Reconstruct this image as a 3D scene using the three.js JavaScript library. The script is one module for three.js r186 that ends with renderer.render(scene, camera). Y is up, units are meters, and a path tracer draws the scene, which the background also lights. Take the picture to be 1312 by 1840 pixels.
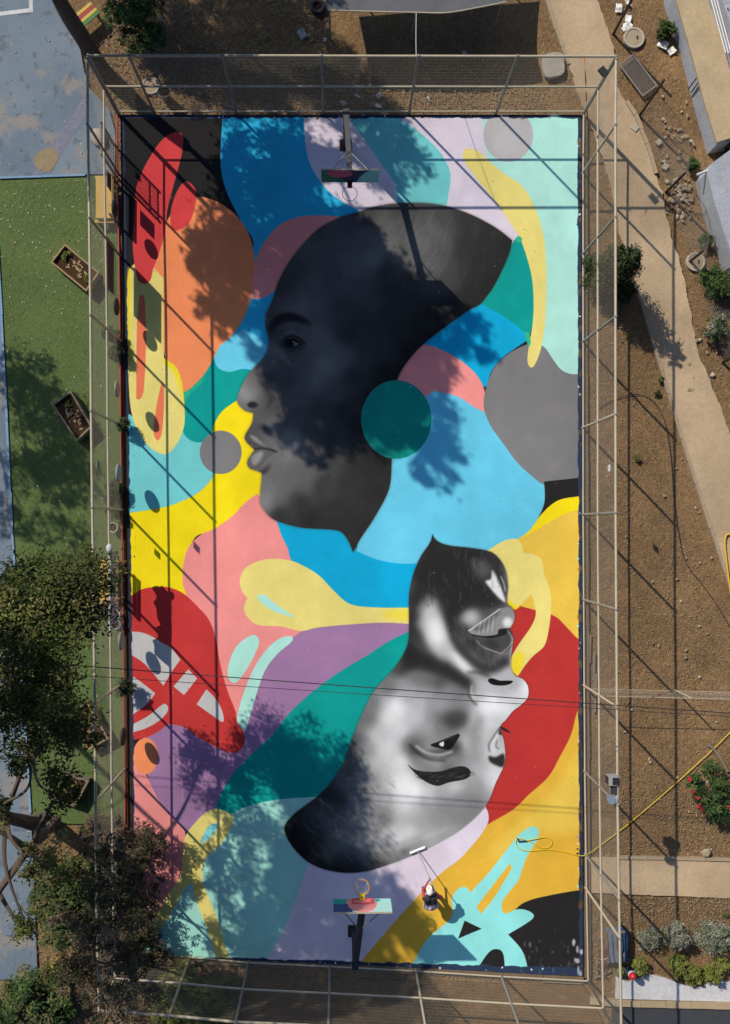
import * as THREE from 'three';
import { Sky } from 'three/addons/objects/Sky.js';
import { MarchingCubes } from 'three/addons/objects/MarchingCubes.js';
import { mergeGeometries } from 'three/addons/utils/BufferGeometryUtils.js';

// ---------------------------------------------------------------- camera, sky, sun, exposure
const scene = new THREE.Scene();
const H = 32.6;                                            // flying height of the drone, metres
const camera = new THREE.PerspectiveCamera(55.2, 1312 / 1840, 0.5, 400);
camera.up.set(0, 0, -1);
camera.position.set(0, H, 0);
camera.lookAt(H * 46 / 1760, 0, -H * 28 / 1760);
camera.updateMatrixWorld(true);
camera.updateProjectionMatrix();

const SUN = new THREE.Vector3(-0.775, 1, -0.80).normalize();
const sky = new Sky();
sky.name = 'sky';
sky.scale.setScalar(300);
Object.assign(sky.material.uniforms.sunPosition.value, SUN.clone().multiplyScalar(1000));
sky.material.uniforms.turbidity.value = 5;
sky.material.uniforms.rayleigh.value = 0.9;
sky.material.uniforms.mieCoefficient.value = 0.004;
sky.userData.kind = 'structure';
scene.add(sky);
scene.environmentIntensity = 0.15;

const sun = new THREE.DirectionalLight(new THREE.Color(1, 0.93, 0.82), 4.6);
sun.name = 'sun';
sun.position.copy(SUN.clone().multiplyScalar(60));
sun.castShadow = true;
Object.assign(sun.shadow.camera, { left: -30, right: 30, top: 30, bottom: -30, near: 1, far: 140 });
sun.shadow.mapSize.set(4096, 4096);
sun.shadow.radius = 1;
scene.add(sun, sun.target);

const renderer = new THREE.WebGLRenderer({ antialias: true });
renderer.toneMapping = THREE.LinearToneMapping;
renderer.toneMappingExposure = 0.87;
renderer.shadowMap.enabled = true;

// ---------------------------------------------------------------- helpers
let seed = 7;
const rnd = () => { seed = (seed + 0x6d2b79f5) | 0; let t = Math.imul(seed ^ (seed >>> 15), 1 | seed); t = (t + Math.imul(t ^ (t >>> 7), 61 | t)) ^ t; return ((t ^ (t >>> 14)) >>> 0) / 4294967296; };
const rr = (a, b) => a + (b - a) * rnd();
const gauss = () => (rnd() + rnd() + rnd() + rnd() - 2) * 0.87;
const V = (x, y, z) => new THREE.Vector3(x, y, z);
// survey: a point measured on the aerial photograph (pixels of 1312 x 1840) at height h above the ground, in metres of the site
function at(px, py, h = 0) {
  const d = V(px / 656 - 1, 1 - py / 920, 0.5).unproject(camera).sub(camera.position);
  return camera.position.clone().addScaledVector(d, (h - H) / d.y);
}
// what throws the shadow that lies at (px, py), when it hangs at height h
function caster(px, py, h) { const p = at(px, py, 0); return V(p.x - 0.775 * h, h, p.z - 0.80 * h); }

const taken = new Map();
function numbered(name) { const n = taken.get(name) ?? 0; taken.set(name, n + 1); return n ? name + '_' + String(n).padStart(3, '0') : name; }
function tag(o, label, category, group) { o.userData.label = label; o.userData.category = category; if (group) o.userData.group = group; return o; }
function shade(o) { o.castShadow = true; o.receiveShadow = true; return o; }
function thing(name, label, category, p = V(0, 0, 0), turn = 0, group) {
  const g = new THREE.Group(); g.name = numbered(name); g.position.copy(p); g.rotation.y = turn; scene.add(g);
  return tag(g, label, category, group);
}
const list = (g) => (Array.isArray(g) ? (g.length === 1 ? g[0] : mergeGeometries(g.map((x) => (x.index ? x.toNonIndexed() : x)))) : g);
function part(parent, name, g, m, label) { const o = shade(new THREE.Mesh(list(g), m)); o.name = name; parent.add(o); if (label) o.userData.label = label; return o; }
function solo(name, g, m, label, category, group) { const o = shade(new THREE.Mesh(list(g), m)); o.name = numbered(name); scene.add(o); return tag(o, label, category, group); }
function struct(name, g, m) { const o = shade(new THREE.Mesh(list(g), m)); o.name = numbered(name); o.userData.kind = 'structure'; scene.add(o); return o; }

const srgb = (hex) => new THREE.Color(hex);
const mat = (color, roughness = 0.9, extra = {}) => new THREE.MeshStandardMaterial({ color: typeof color === 'string' ? srgb(color) : new THREE.Color().setRGB(...color), roughness, ...extra });
function box(w, h, d, x = 0, y = 0, z = 0, ry = 0, rx = 0, rz = 0) {
  const g = new THREE.BoxGeometry(w, h, d);
  if (rx) g.rotateX(rx); if (rz) g.rotateZ(rz); if (ry) g.rotateY(ry);
  return g.translate(x, y, z);
}
function rod(a, b, r, seg = 8, r2 = r) {
  const d = b.clone().sub(a), g = new THREE.CylinderGeometry(r2, r, d.length(), seg, 1);
  g.applyQuaternion(new THREE.Quaternion().setFromUnitVectors(V(0, 1, 0), d.clone().normalize()));
  return g.translate((a.x + b.x) / 2, (a.y + b.y) / 2, (a.z + b.z) / 2);
}
function tube(pts, r, seg = 40, rad = 6) { return new THREE.TubeGeometry(new THREE.CatmullRomCurve3(pts), seg, r, rad); }
// a flat sheet or slab from plan points; uv in metres
function slab(points, top, depth = 0, bevel = 0) {
  const s = new THREE.Shape(points.map((p) => new THREE.Vector2(p.x, -p.z)));
  const g = depth ? new THREE.ExtrudeGeometry(s, { depth: depth - bevel * 2, bevelEnabled: bevel > 0, bevelSize: bevel, bevelThickness: bevel, bevelOffset: -bevel, bevelSegments: 2 }) : new THREE.ShapeGeometry(s);
  g.rotateX(-Math.PI / 2).translate(0, top - depth + bevel, 0);
  const p = g.attributes.position, uv = g.attributes.uv;
  const nn = g.attributes.normal;
  for (let i = 0; i < p.count; i++) { if (Math.abs(nn.getY(i)) > 0.5) uv.setXY(i, p.getX(i), p.getZ(i)); else uv.setXY(i, Math.abs(nn.getX(i)) > 0.7 ? p.getZ(i) : p.getX(i), p.getY(i)); }
  return g;
}
const px = (arr, h = 0) => arr.map(([x, y]) => at(x, y, h));
// open or closed smooth line through points; a third entry of 1 marks a corner
function smooth(pts, closed = true, step = 8) {
  const out = [], n = pts.length, last = closed ? n : n - 1, g = (i) => (closed ? pts[(i + n * 2) % n] : pts[Math.max(0, Math.min(n - 1, i))]);
  for (let i = 0; i < last; i++) {
    const p1 = g(i), p2 = g(i + 1), p0 = p1[2] ? p1 : g(i - 1), p3 = p2[2] ? p2 : g(i + 2);
    for (let k = 0; k < step; k++) {
      const t = k / step, a = (q) => 0.5 * (2 * p1[q] + (p2[q] - p0[q]) * t + (2 * p0[q] - 5 * p1[q] + 4 * p2[q] - p3[q]) * t * t + (3 * p1[q] - p0[q] - 3 * p2[q] + p3[q]) * t * t * t);
      out.push([a(0), a(1)]);
    }
  }
  if (!closed) out.push(pts[n - 1]);
  return out;
}

// tileable value noise
function hash(x, y, s) { let h = Math.imul(x, 374761393) + Math.imul(y, 668265263) + Math.imul(s, 974634777); h = Math.imul(h ^ (h >>> 13), 1274126177); return ((h ^ (h >>> 16)) >>> 0) / 4294967296; }
function vnoise(x, y, period, s) {
  const ix = Math.floor(x), iy = Math.floor(y), fx = x - ix, fy = y - iy, u = fx * fx * (3 - 2 * fx), v = fy * fy * (3 - 2 * fy), m = (a) => ((a % period) + period) % period;
  const a = hash(m(ix), m(iy), s), b = hash(m(ix + 1), m(iy), s), c = hash(m(ix), m(iy + 1), s), d = hash(m(ix + 1), m(iy + 1), s);
  return a + (b - a) * u + (c - a) * v + (a - b - c + d) * u * v;
}
function fbm(x, y, period, oct, s = 0) { let sum = 0, amp = 0.5, f = 1; for (let i = 0; i < oct; i++, amp *= 0.5, f *= 2) sum += amp * vnoise(x * f, y * f, period * f, s + i * 17); return sum / (1 - Math.pow(0.5, oct)); }
function dataTex(size, fn, srgbSpace = true) {
  const d = new Uint8Array(size * size * 4);
  for (let y = 0; y < size; y++) for (let x = 0; x < size; x++) {
    const c = fn(x / size, y / size, x, y), i = (y * size + x) * 4;
    for (let k = 0; k < 3; k++) d[i + k] = Math.max(0, Math.min(255, Array.isArray(c) ? c[k] : c));
    d[i + 3] = 255;
  }
  const t = new THREE.DataTexture(d, size, size);
  t.wrapS = t.wrapT = THREE.RepeatWrapping; t.magFilter = THREE.LinearFilter; t.minFilter = THREE.LinearFilter;
  if (srgbSpace) t.colorSpace = THREE.SRGBColorSpace;
  t.needsUpdate = true;
  return t;
}
function scaled(t, metres) { const c = t.clone(); c.repeat.set(1 / metres, 1 / metres); c.needsUpdate = true; return c; }
const mix = (a, b, t) => a.map((v, i) => v + (b[i] - v) * t);
// ---------------------------------------------------------------- the painted court
const COURT = { a: at(212, 203), b: at(1050, 1758) };
const CW = COURT.b.x - COURT.a.x, CL = COURT.b.z - COURT.a.z, MH = 2040, S = MH / CL, MW = Math.round(CW * S);
const cv = document.createElement('canvas'); cv.width = MW; cv.height = MH;
const cx = cv.getContext('2d');
const C = (x, y) => { const p = at(x, y); return [(p.x - COURT.a.x) * S, (p.z - COURT.a.z) * S]; };
const PXS = S / 54;                                       // canvas pixels per photo pixel
function trace(pts, ctx = cx) { ctx.beginPath(); pts.forEach(([x, y], i) => { const q = C(x, y); if (i) ctx.lineTo(q[0], q[1]); else ctx.moveTo(q[0], q[1]); }); ctx.closePath(); }
function paint(color, pts, edge = true) {
  trace(smooth(pts)); cx.filter = 'none'; cx.fillStyle = color; cx.fill();
  if (edge) { cx.strokeStyle = color; cx.lineWidth = 1.4; cx.stroke(); }
}
const oval = (x, y, rx, ry, n = 14, rot = 0) => Array.from({ length: n }, (_, i) => { const a = i / n * Math.PI * 2, u = Math.cos(a) * rx, v = Math.sin(a) * ry; return [x + u * Math.cos(rot) - v * Math.sin(rot), y + u * Math.sin(rot) + v * Math.cos(rot)]; });
function soft(color, pts, blur, alpha = 1, closed = true) { cx.save(); cx.filter = `blur(${blur * PXS}px)`; cx.globalAlpha = alpha; trace(smooth(pts)); cx.fillStyle = color; cx.fill(); cx.restore(); }
function stroke(color, pts, width, blur = 0, alpha = 1) {
  cx.save(); if (blur) cx.filter = `blur(${blur * PXS}px)`; cx.globalAlpha = alpha; cx.strokeStyle = color; cx.lineWidth = width * PXS; cx.lineCap = 'round'; cx.lineJoin = 'round';
  cx.beginPath(); smooth(pts, false).forEach(([x, y], i) => { const q = C(x, y); if (i) cx.lineTo(q[0], q[1]); else cx.moveTo(q[0], q[1]); }); cx.stroke(); cx.restore();
}
const BLACK = '#252322', BLUE = '#09a8d3', BLUE2 = '#2bb2da', SKYB = '#66c6df', LILAC = '#dfd2dc', TURQ = '#74cdcb', MINT = '#b1e6d4', CREAM = '#ebd97b', YEL = '#f6db14', GOLD = '#e9c048', GOLD2 = '#e2b03a',
  TEAL = '#069b90', GREEN = '#35b58a', GREY = '#7d7b79', SALMON = '#f1938c', ORANGE = '#f48f5b', RED = '#d64343', RED2 = '#c63936', RED3 = '#ba342f', PURP = '#a1799f', CYAN = '#8fddd6', PALE = '#c6c3be';

cx.fillStyle = '#2b3950'; cx.fillRect(0, 0, MW, MH);       // the bare navy slab round the painting
let field;
{ // the painted field, ragged along its edges
  const e = [];
  for (let x = 222; x < 1037; x += 3) e.push([x, 213 + 6 * (fbm(x * 0.09, 3, 4096, 3, 2) - 0.5)]);
  for (let y = 213; y < 1741; y += 4) e.push([1037.5 + (y - 213) * 0.0022 + 4.5 * (fbm(y * 0.06, 7, 4096, 3, 4) - 0.5), y]);
  for (let x = 1041; x > 247; x -= 3) e.push([x, 1715 + (x - 247) * 0.030 + 7 * (fbm(x * 0.07, 11, 4096, 3, 6) - 0.5)]);
  for (let y = 1714; y > 213; y -= 6) e.push([224 + (y - 213) * 0.0145 + rr(-1.2, 1.2), y]);
  field = e;
}
cx.fillStyle = BLACK; cx.fillRect(0, 0, MW, MH);
paint(BLUE2, [[402, 195, 1], [556, 195, 1], [549, 250], [556, 290], [575, 325], [600, 352], [640, 376], [700, 400], [720, 560], [700, 700], [440, 700], [380, 650], [400, 560], [455, 450], [435, 400], [410, 350], [398, 305], [398, 255]]);
paint(LILAC, [[546, 195, 1], [890, 195, 1], [930, 300], [960, 420], [930, 450], [800, 400], [700, 400], [640, 376], [600, 352], [575, 325], [556, 290], [549, 250]]);
paint(TURQ, [[622, 200, 1], [631, 218], [648, 241], [665, 265], [685, 295], [707, 325], [713, 345], [714, 385, 1], [800, 385, 1], [802, 369], [807.5, 335], [808.5, 312], [799, 288], [782, 265], [755, 240], [722, 217], [700, 200, 1]]);
paint(MINT, [[866, 195, 1], [1050, 195, 1], [1050, 672, 1], [1022, 675], [1003, 667], [988, 648], [972, 622], [965, 560], [962, 470], [945, 410], [910, 350], [885, 305], [871, 262]]);
paint('#bab6b4', oval(913, 243, 44, 48, 16));
paint(TEAL, [[932, 424, 1], [940, 445], [950, 478], [958, 510], [959, 545], [957, 580], [950, 607, 1], [920, 580], [885, 558], [862, 546, 1], [885, 520], [905, 480], [920, 440]]);
paint(BLUE, [[862, 546, 1], [885, 558], [920, 580], [952, 608, 1], [925, 626], [900, 645], [882, 668], [872, 695], [858, 678], [830, 655], [800, 636], [755, 622, 1], [760, 590], [820, 555]]);
paint(SALMON, [[700, 700, 1], [718, 662], [740, 632], [758, 620], [790, 628], [830, 650], [860, 680], [872, 712], [874, 756, 1], [850, 732], [822, 715], [795, 708], [770, 712], [715, 740, 1]]);
paint(SKYB, [[768, 712], [798, 707], [825, 715], [850, 731], [886, 752], [908, 786], [938, 822], [968, 852], [979, 868], [978, 902], [972, 932], [955, 956], [930, 975], [880, 1010, 1], [740, 1040, 1], [640, 992, 1], [660, 900], [690, 800]]);
paint(BLUE, [[494, 934, 1], [570, 930], [630, 945], [640, 990, 1], [675, 1005], [715, 1013], [748, 1013, 1], [745, 1050], [737, 1095, 1], [690, 1096], [630, 1092], [590, 1064], [556, 1036], [524, 1008], [518, 985], [505, 962]]);
paint(GREY, [[873, 730], [878, 695], [892, 662], [915, 640], [938, 627], [960, 621], [976, 628], [990, 648], [1005, 667], [1024, 676], [1050, 676, 1], [1050, 856, 1], [1012, 868], [980, 868], [955, 850], [930, 826], [905, 792], [884, 762]]);
cx.strokeStyle = GREY; cx.lineWidth = 8 * PXS; cx.stroke();
paint(CREAM, [[838, 268], [860, 274], [878, 290], [905, 313], [939, 337], [962.5, 379], [976, 425], [980, 465], [981, 500], [980, 560], [977, 595], [971, 628], [961, 654], [953, 660], [948, 648], [951, 620], [957.5, 581], [959, 540], [956, 500], [947.5, 465], [936, 431], [924, 412], [907, 386], [890, 362], [872, 340], [850, 312], [836, 292], [832, 278]]);
paint(GREEN, oval(932, 431, 5.5, 5, 8)); paint(GREEN, [[943, 598], [950, 600], [953, 615], [950, 622], [946, 612]]);
paint(BLACK, [[978, 866, 1], [1050, 858, 1], [1050, 900, 1], [960, 945, 1], [978, 905]]);
paint(YEL, [[1050, 892, 1], [1035, 893], [1002, 900], [975, 922], [950, 955], [925, 972, 1], [950, 985, 1], [1050, 930, 1]]);
paint(GOLD, [[1050, 914, 1], [1035, 917], [1000, 931], [965, 952], [932, 969, 1], [900, 1000, 1], [930, 1200, 1], [1050, 1200, 1]]);
paint(RED3, [[900, 1080, 1], [989, 1104, 1], [1003, 1112], [1022, 1132], [1037, 1147], [1050, 1150, 1], [1050, 1262, 1], [1036, 1282], [1025, 1320], [1006, 1360], [985, 1396], [950, 1428], [920, 1456], [862, 1494, 1], [870, 1440], [860, 1350, 1], [880, 1200, 1]]);
paint(CREAM, [[874, 991, 1], [900, 975], [917, 969], [930, 970], [938, 983], [939, 994, 1], [958, 996.5], [971, 1004], [975.5, 1018], [977, 1033], [985, 1052], [989.5, 1075], [988, 1112], [982, 1147], [975, 1163], [958, 1177.5], [943, 1195], [930, 1214, 1], [919, 1204], [918, 1190], [921, 1177], [935, 1154], [955, 1125], [963, 1103], [959, 1081], [953.7, 1065, 1], [946, 1076], [926, 1094, 1], [905, 1088, 1], [880, 1030, 1]]);
soft(YEL, [[911, 1075], [922, 1086], [934, 1088], [926, 1095], [914, 1090]], 1, 0.9); soft(YEL, [[924, 1178], [938, 1172], [940, 1190], [930, 1212], [919, 1203]], 3, 0.75);
paint(GOLD2, [[1050, 1262, 1], [1037, 1280], [1026, 1320], [1006, 1360], [985, 1396], [950, 1428], [920, 1456], [862, 1492], [830, 1538], [790, 1570], [748, 1612], [700, 1665], [645, 1730, 1], [600, 1770, 1], [1060, 1770, 1], [1060, 1500, 1]]);
soft('#eac550', [[1050, 1320], [1038, 1350], [1000, 1412], [920, 1488], [875, 1530], [900, 1534], [965, 1500], [1050, 1480]], 8, 0.9);
soft('#e8bb42', [[760, 1610], [790, 1580], [800, 1640], [770, 1680], [700, 1725], [670, 1725]], 8, 0.5);
paint(BLACK, [[1060, 1599, 1], [1036, 1600], [990, 1608], [950, 1618], [928, 1632], [905, 1660], [850, 1725], [840, 1770, 1], [1070, 1770, 1]]);
paint(LILAC, [[560, 1530, 1], [700, 1540, 1], [800, 1480, 1], [868, 1440, 1], [876, 1478], [832, 1536], [792, 1568], [748, 1612], [700, 1665], [645, 1730], [610, 1770, 1], [440, 1770, 1], [480, 1715], [510, 1665], [532, 1610], [548, 1565]]);
paint(CYAN, [[927, 1506], [944, 1491], [957, 1484.6], [967, 1491], [965, 1508], [953, 1527], [942, 1548], [932, 1578], [915, 1601], [903, 1617], [901, 1632], [908, 1641], [932, 1633], [954, 1639], [955, 1651], [912, 1678, 1], [936, 1705], [946, 1732], [950, 1770, 1], [908, 1770, 1], [905, 1715], [890, 1704], [872, 1717], [840, 1770, 1], [720, 1770, 1], [745, 1725], [769, 1686], [811, 1648], [812, 1615], [823, 1597], [837, 1594], [847, 1603], [853, 1595], [880, 1566]]);
paint(GOLD2, [[916, 1552, 1], [918, 1561], [905, 1583], [885, 1615], [864.5, 1640, 1], [856.6, 1629, 1], [880, 1598], [900, 1572]]);
paint(BLACK, [[835, 1654, 1], [864, 1668, 1], [842, 1677], [824, 1685, 1]]);
paint('#a3dfce', [[388, 1478, 1], [400, 1466], [420, 1459], [444, 1448], [484, 1438], [525, 1428, 1], [610, 1420, 1], [560, 1530], [548, 1568], [532, 1612], [510, 1666], [470, 1740, 1], [400, 1770, 1], [230, 1770, 1], [240, 1700], [300, 1600], [340, 1500]]);
paint(PURP, [[740, 1121, 1], [690, 1119], [640, 1121], [580, 1124], [540, 1132], [510, 1150], [470, 1200], [430, 1330], [380, 1335], [300, 1290], [262, 1310], [262, 1380], [285, 1437], [308, 1467], [332, 1494], [370, 1480], [400, 1470, 1], [450, 1380], [560, 1280], [742, 1150, 1]]);
paint(TEAL, [[742, 1132, 1], [700, 1152], [660, 1178], [610, 1208], [560, 1245], [520, 1282], [490, 1320], [450, 1358], [420, 1390], [400, 1422], [390, 1450], [388, 1479, 1], [400, 1467], [420, 1459], [444, 1448], [484, 1438], [525, 1433], [590, 1430, 1], [660, 1350, 1], [680, 1240, 1], [740, 1180, 1]]);
paint(SALMON, [[205, 1330, 1], [250, 1372], [265, 1397], [285, 1437], [308.6, 1467], [332, 1494], [332, 1537], [327, 1576], [302, 1612], [275, 1660], [240, 1712, 1], [205, 1712, 1]]);
paint(CREAM, [[390, 1453], [416, 1464], [417.6, 1481], [396, 1517], [375, 1535], [364, 1558], [365.6, 1588], [379, 1621], [392, 1655], [404, 1695], [412, 1730], [395, 1732], [385, 1702], [369, 1658], [352, 1615], [345, 1588], [332, 1595], [318, 1621], [292, 1665], [262, 1702], [250, 1696], [278, 1648], [302, 1608], [325, 1574], [330, 1528], [335, 1500], [355, 1474], [372, 1459]]);
paint('#86d6d2', [[391, 1479], [376, 1484], [364, 1504], [362, 1515, 1], [376, 1506], [388, 1492]]);
paint(TURQ, [[205, 730, 1], [240, 750], [280, 790], [330, 765], [380, 780], [385, 850], [365, 878], [330, 900], [285, 914], [233, 922], [205, 925, 1]]);
paint(YEL, [[440, 706, 1], [415, 721], [394, 745], [382, 775], [379, 800], [388, 845], [365, 879], [330, 900], [285, 914], [205, 926, 1], [205, 1090, 1], [270, 1070], [340, 1080, 1], [345, 975], [385, 952], [420, 927], [480, 890, 1], [500, 800, 1], [470, 740, 1]]);
paint(SALMON, [[500, 945, 1], [480, 905], [462, 888, 1], [440, 905], [420, 926], [401, 941], [383, 952], [365, 959], [347, 974], [336, 992], [330, 1018], [330, 1049], [336, 1070], [360, 1150], [390, 1260], [424, 1320, 1], [432, 1290], [450, 1240], [470, 1200], [495, 1170], [545, 1131, 1], [560, 1070, 1], [524, 1008], [517, 985], [506, 963]]);
paint(CREAM, [[432, 1043], [440, 1023], [461, 1010], [489, 1004.5], [523, 1008], [549, 1019], [575, 1036], [600, 1062], [630, 1086], [680, 1092], [742, 1092, 1], [742, 1121, 1], [690, 1118], [620, 1122], [570, 1127], [541, 1133], [505, 1125], [466, 1122.5], [448, 1111], [439.5, 1096], [441, 1085], [446, 1075, 1], [435, 1060]]);
soft(YEL, [[690, 1098], [738, 1096], [738, 1112], [700, 1112]], 4, 0.5);
paint(MINT, [[463, 1074], [475, 1069], [495, 1085], [530, 1109, 1], [505, 1102], [484, 1093]]);
paint(MINT, [[453, 1141.5], [465, 1149], [461, 1168], [445, 1199], [428, 1223], [417, 1225], [410, 1212], [413, 1189], [427, 1160]]);
paint(MINT, [[521, 1143], [525, 1151], [500, 1173], [479, 1199], [466, 1230], [451, 1279], [438, 1320], [428, 1322], [424.5, 1308], [430, 1274], [443, 1233], [458, 1199], [479, 1168], [502, 1148]]);
paint(RED2, [[205, 1080, 1], [236, 1071], [256, 1059], [282, 1055], [305, 1056], [330, 1067], [356, 1091], [376, 1115], [388, 1150], [396, 1195], [409, 1242], [422, 1275], [427, 1298], [438, 1316], [439, 1336], [425, 1351], [406, 1349], [386, 1340], [355, 1323], [330, 1305], [303, 1300, 1], [285, 1313], [266, 1323], [243, 1328], [205, 1332, 1]]);
for (const w of [[[225, 1135, 1], [251, 1136], [272, 1143], [290, 1154], [308, 1165], [324, 1185, 1], [309, 1206], [294, 1231, 1], [285, 1220], [272, 1204], [253, 1186], [225, 1170, 1]], [[339, 1203, 1], [354, 1219, 1], [331, 1248, 1], [313, 1233, 1]], [[371.5, 1239, 1], [388, 1256], [399, 1277], [402, 1294], [398, 1296, 1], [354.5, 1265, 1]],
  [[225, 1206, 1], [253, 1225], [279, 1245.5, 1], [261, 1267], [225, 1292, 1]], [[295, 1265], [301.5, 1277], [285, 1295], [259, 1309], [225, 1318, 1], [225, 1309, 1], [266, 1287]]]) paint(PALE, w);
paint(ORANGE, oval(262, 1358, 22, 32, 12));
paint(TEAL, [[383, 644, 1], [410, 664], [440, 664], [460, 668, 1], [450, 690], [428, 718, 1], [400, 738], [384, 764], [380, 792, 1], [352, 794], [332, 780], [318, 740], [328, 706], [355, 686], [374, 660]]);
soft(GREEN, [[330, 708], [352, 690], [368, 672], [362, 690], [345, 704], [331, 722]], 2, 0.85);
paint(SKYB, [[386, 641], [392, 624], [416, 607], [436, 592, 1], [455, 600], [480, 622, 1], [462, 668, 1], [440, 662], [412, 668], [392, 660]]);
paint(GREY, oval(397, 813, 37, 38.5, 16));
paint(ORANGE, [[300, 400], [318, 372], [345, 356], [372, 357], [402, 370], [430, 394], [450, 430], [458.5, 478], [453, 528], [437, 573], [416, 604], [395, 622], [383, 646], [364, 676], [334, 703], [318, 696], [300, 650], [290, 600], [280, 520], [272, 470], [285, 430]]);
paint(CREAM, [[241, 476], [231, 494], [229, 558], [233, 702], [241, 755], [259, 791], [281, 811], [302, 814.5], [322, 790], [332, 755], [328, 697], [318, 663], [295, 644, 1], [293.5, 612], [293.5, 501, 1], [272, 478], [255, 470]]);
soft(YEL, [[229, 495], [234, 490], [234, 560], [233, 640], [229, 640]], 1.5, 0.8); soft(YEL, [[295, 644], [318, 663], [328, 697], [331, 735], [324, 700], [312, 668], [298, 655]], 1.5, 0.9);
paint('#ee7c55', [[254, 531], [259.5, 537], [262, 576], [263, 612], [258, 702], [247, 717], [246, 695], [247, 594], [250, 544]]);
paint('#ee7c55', [[293.5, 687], [295, 720], [291.5, 773], [284.5, 791], [277, 777], [281, 738], [288, 702]]);
paint(RED, [[313, 239], [328, 244], [327.5, 272], [320, 304], [309.5, 343], [300.5, 379], [297, 415], [285, 458], [275.6, 483], [270, 504], [259, 510], [248, 501], [241.5, 465], [239.5, 433], [242, 393], [245, 343], [259, 304], [280, 268], [295, 250]]);
paint(RED, [[334.5, 327], [350, 339], [352.6, 358], [344, 393], [331, 409], [313, 414], [307, 400], [309.5, 372], [320, 343]]);
paint(SALMON, [[610, 390, 1], [572, 388], [538, 391], [505, 404], [480, 430], [464, 458], [455, 500], [454, 538, 1], [478, 533], [505, 512, 1], [540, 470, 1]]);
// head in profile, dark
const head1 = smooth([[639, 382.7], [677, 371], [720, 365.5], [763, 365.5], [805, 372], [848, 387], [891, 410], [920.7, 433, 1], [912, 464], [891, 506], [865, 545], [839, 560], [784, 600], [763, 617], [741, 639], [716, 677], [706, 730], [705, 790], [704, 828], [699, 879], [673, 930], [647.5, 968.5], [634.7, 993, 1], [626, 972], [613, 956], [592, 951.5], [541, 948], [494, 934.5], [473, 914], [467.5, 896], [470.5, 854], [463, 847], [448, 841], [445, 828], [457.6, 808.6, 1], [443, 794], [440.5, 783], [453, 760], [455.5, 742.5, 1], [438.5, 737], [426.5, 721], [432, 700], [447, 672], [477, 639], [483, 613], [477.7, 587], [478, 566], [489.5, 540], [502.5, 502], [528, 459.5], [566.5, 417], [600.6, 395.5]]);
const head2 = smooth([[777, 959, 1], [781, 967.5], [793, 976], [813, 981], [842, 984], [868, 988], [885.6, 993.6], [900, 1008], [909, 1027], [912.5, 1053], [911, 1082], [920, 1092], [925, 1105], [923, 1117], [916, 1130, 1], [922, 1143], [921, 1160], [917.5, 1186], [919, 1203.5], [926, 1213.7], [940.6, 1221], [949, 1235], [948, 1253], [935, 1267], [921, 1278], [909, 1293], [899, 1306], [906, 1335], [906.6, 1370], [891, 1405.7], [873.5, 1445.5], [833.7, 1485], [789.5, 1512], [745, 1534], [701, 1551.6], [657, 1565], [612.7, 1567], [568.5, 1556], [537.5, 1534], [515.4, 1503], [513, 1481], [533, 1458.8], [568.5, 1432], [595, 1405.7], [617, 1370], [634.7, 1321.8], [657, 1268.7], [674.6, 1237.7], [703, 1206.6], [723.5, 1177.6], [733.6, 1151.5], [735, 1114], [735, 1070], [742.4, 1032.7], [755.4, 1001], [772.8, 974.8]]);
function tones(outline, pts, warm) { // a smooth field of greys through brush tones, clipped to the outline
  const xs = outline.map((p) => p[0]), ys = outline.map((p) => p[1]), x0 = Math.min(...xs), x1 = Math.max(...xs), y0 = Math.min(...ys), y1 = Math.max(...ys);
  const w = Math.ceil((x1 - x0) / 2), h = Math.ceil((y1 - y0) / 2), t = document.createElement('canvas'); t.width = w; t.height = h;
  const c = t.getContext('2d'), im = c.createImageData(w, h);
  for (let j = 0; j < h; j++) for (let i = 0; i < w; i++) {
    const X = x0 + i * 2, Y = y0 + j * 2; let a = 0, b = 0;
    for (const [qx, qy, v] of pts) { const d = (X - qx) * (X - qx) + (Y - qy) * (Y - qy) + 170, k = 1 / (d * d); a += k; b += k * v; }
    const g = b / a + (fbm(X * 0.12, Y * 0.05, 4096, 3, 5) - 0.5) * 10, o = (j * w + i) * 4;
    im.data[o] = g * warm[0]; im.data[o + 1] = g * warm[1]; im.data[o + 2] = g * warm[2]; im.data[o + 3] = 255;
  }
  c.putImageData(im, 0, 0);
  const a = C(x0, y0), b = C(x1, y1), big = document.createElement('canvas'); big.width = MW; big.height = MH;
  const k = big.getContext('2d');
  k.imageSmoothingEnabled = true; k.filter = 'blur(4px)';
  k.drawImage(t, a[0] - 6, a[1] - 6, b[0] - a[0] + 12, b[1] - a[1] + 12);
  k.filter = 'none'; k.globalCompositeOperation = 'destination-in'; trace(outline, k); k.fillStyle = '#000'; k.fill();
  cx.filter = 'none'; cx.drawImage(big, 0, 0);
}
soft('#4a3a20', head1, 2.5, 0.75);
cx.save(); trace(head1); cx.clip();
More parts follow.
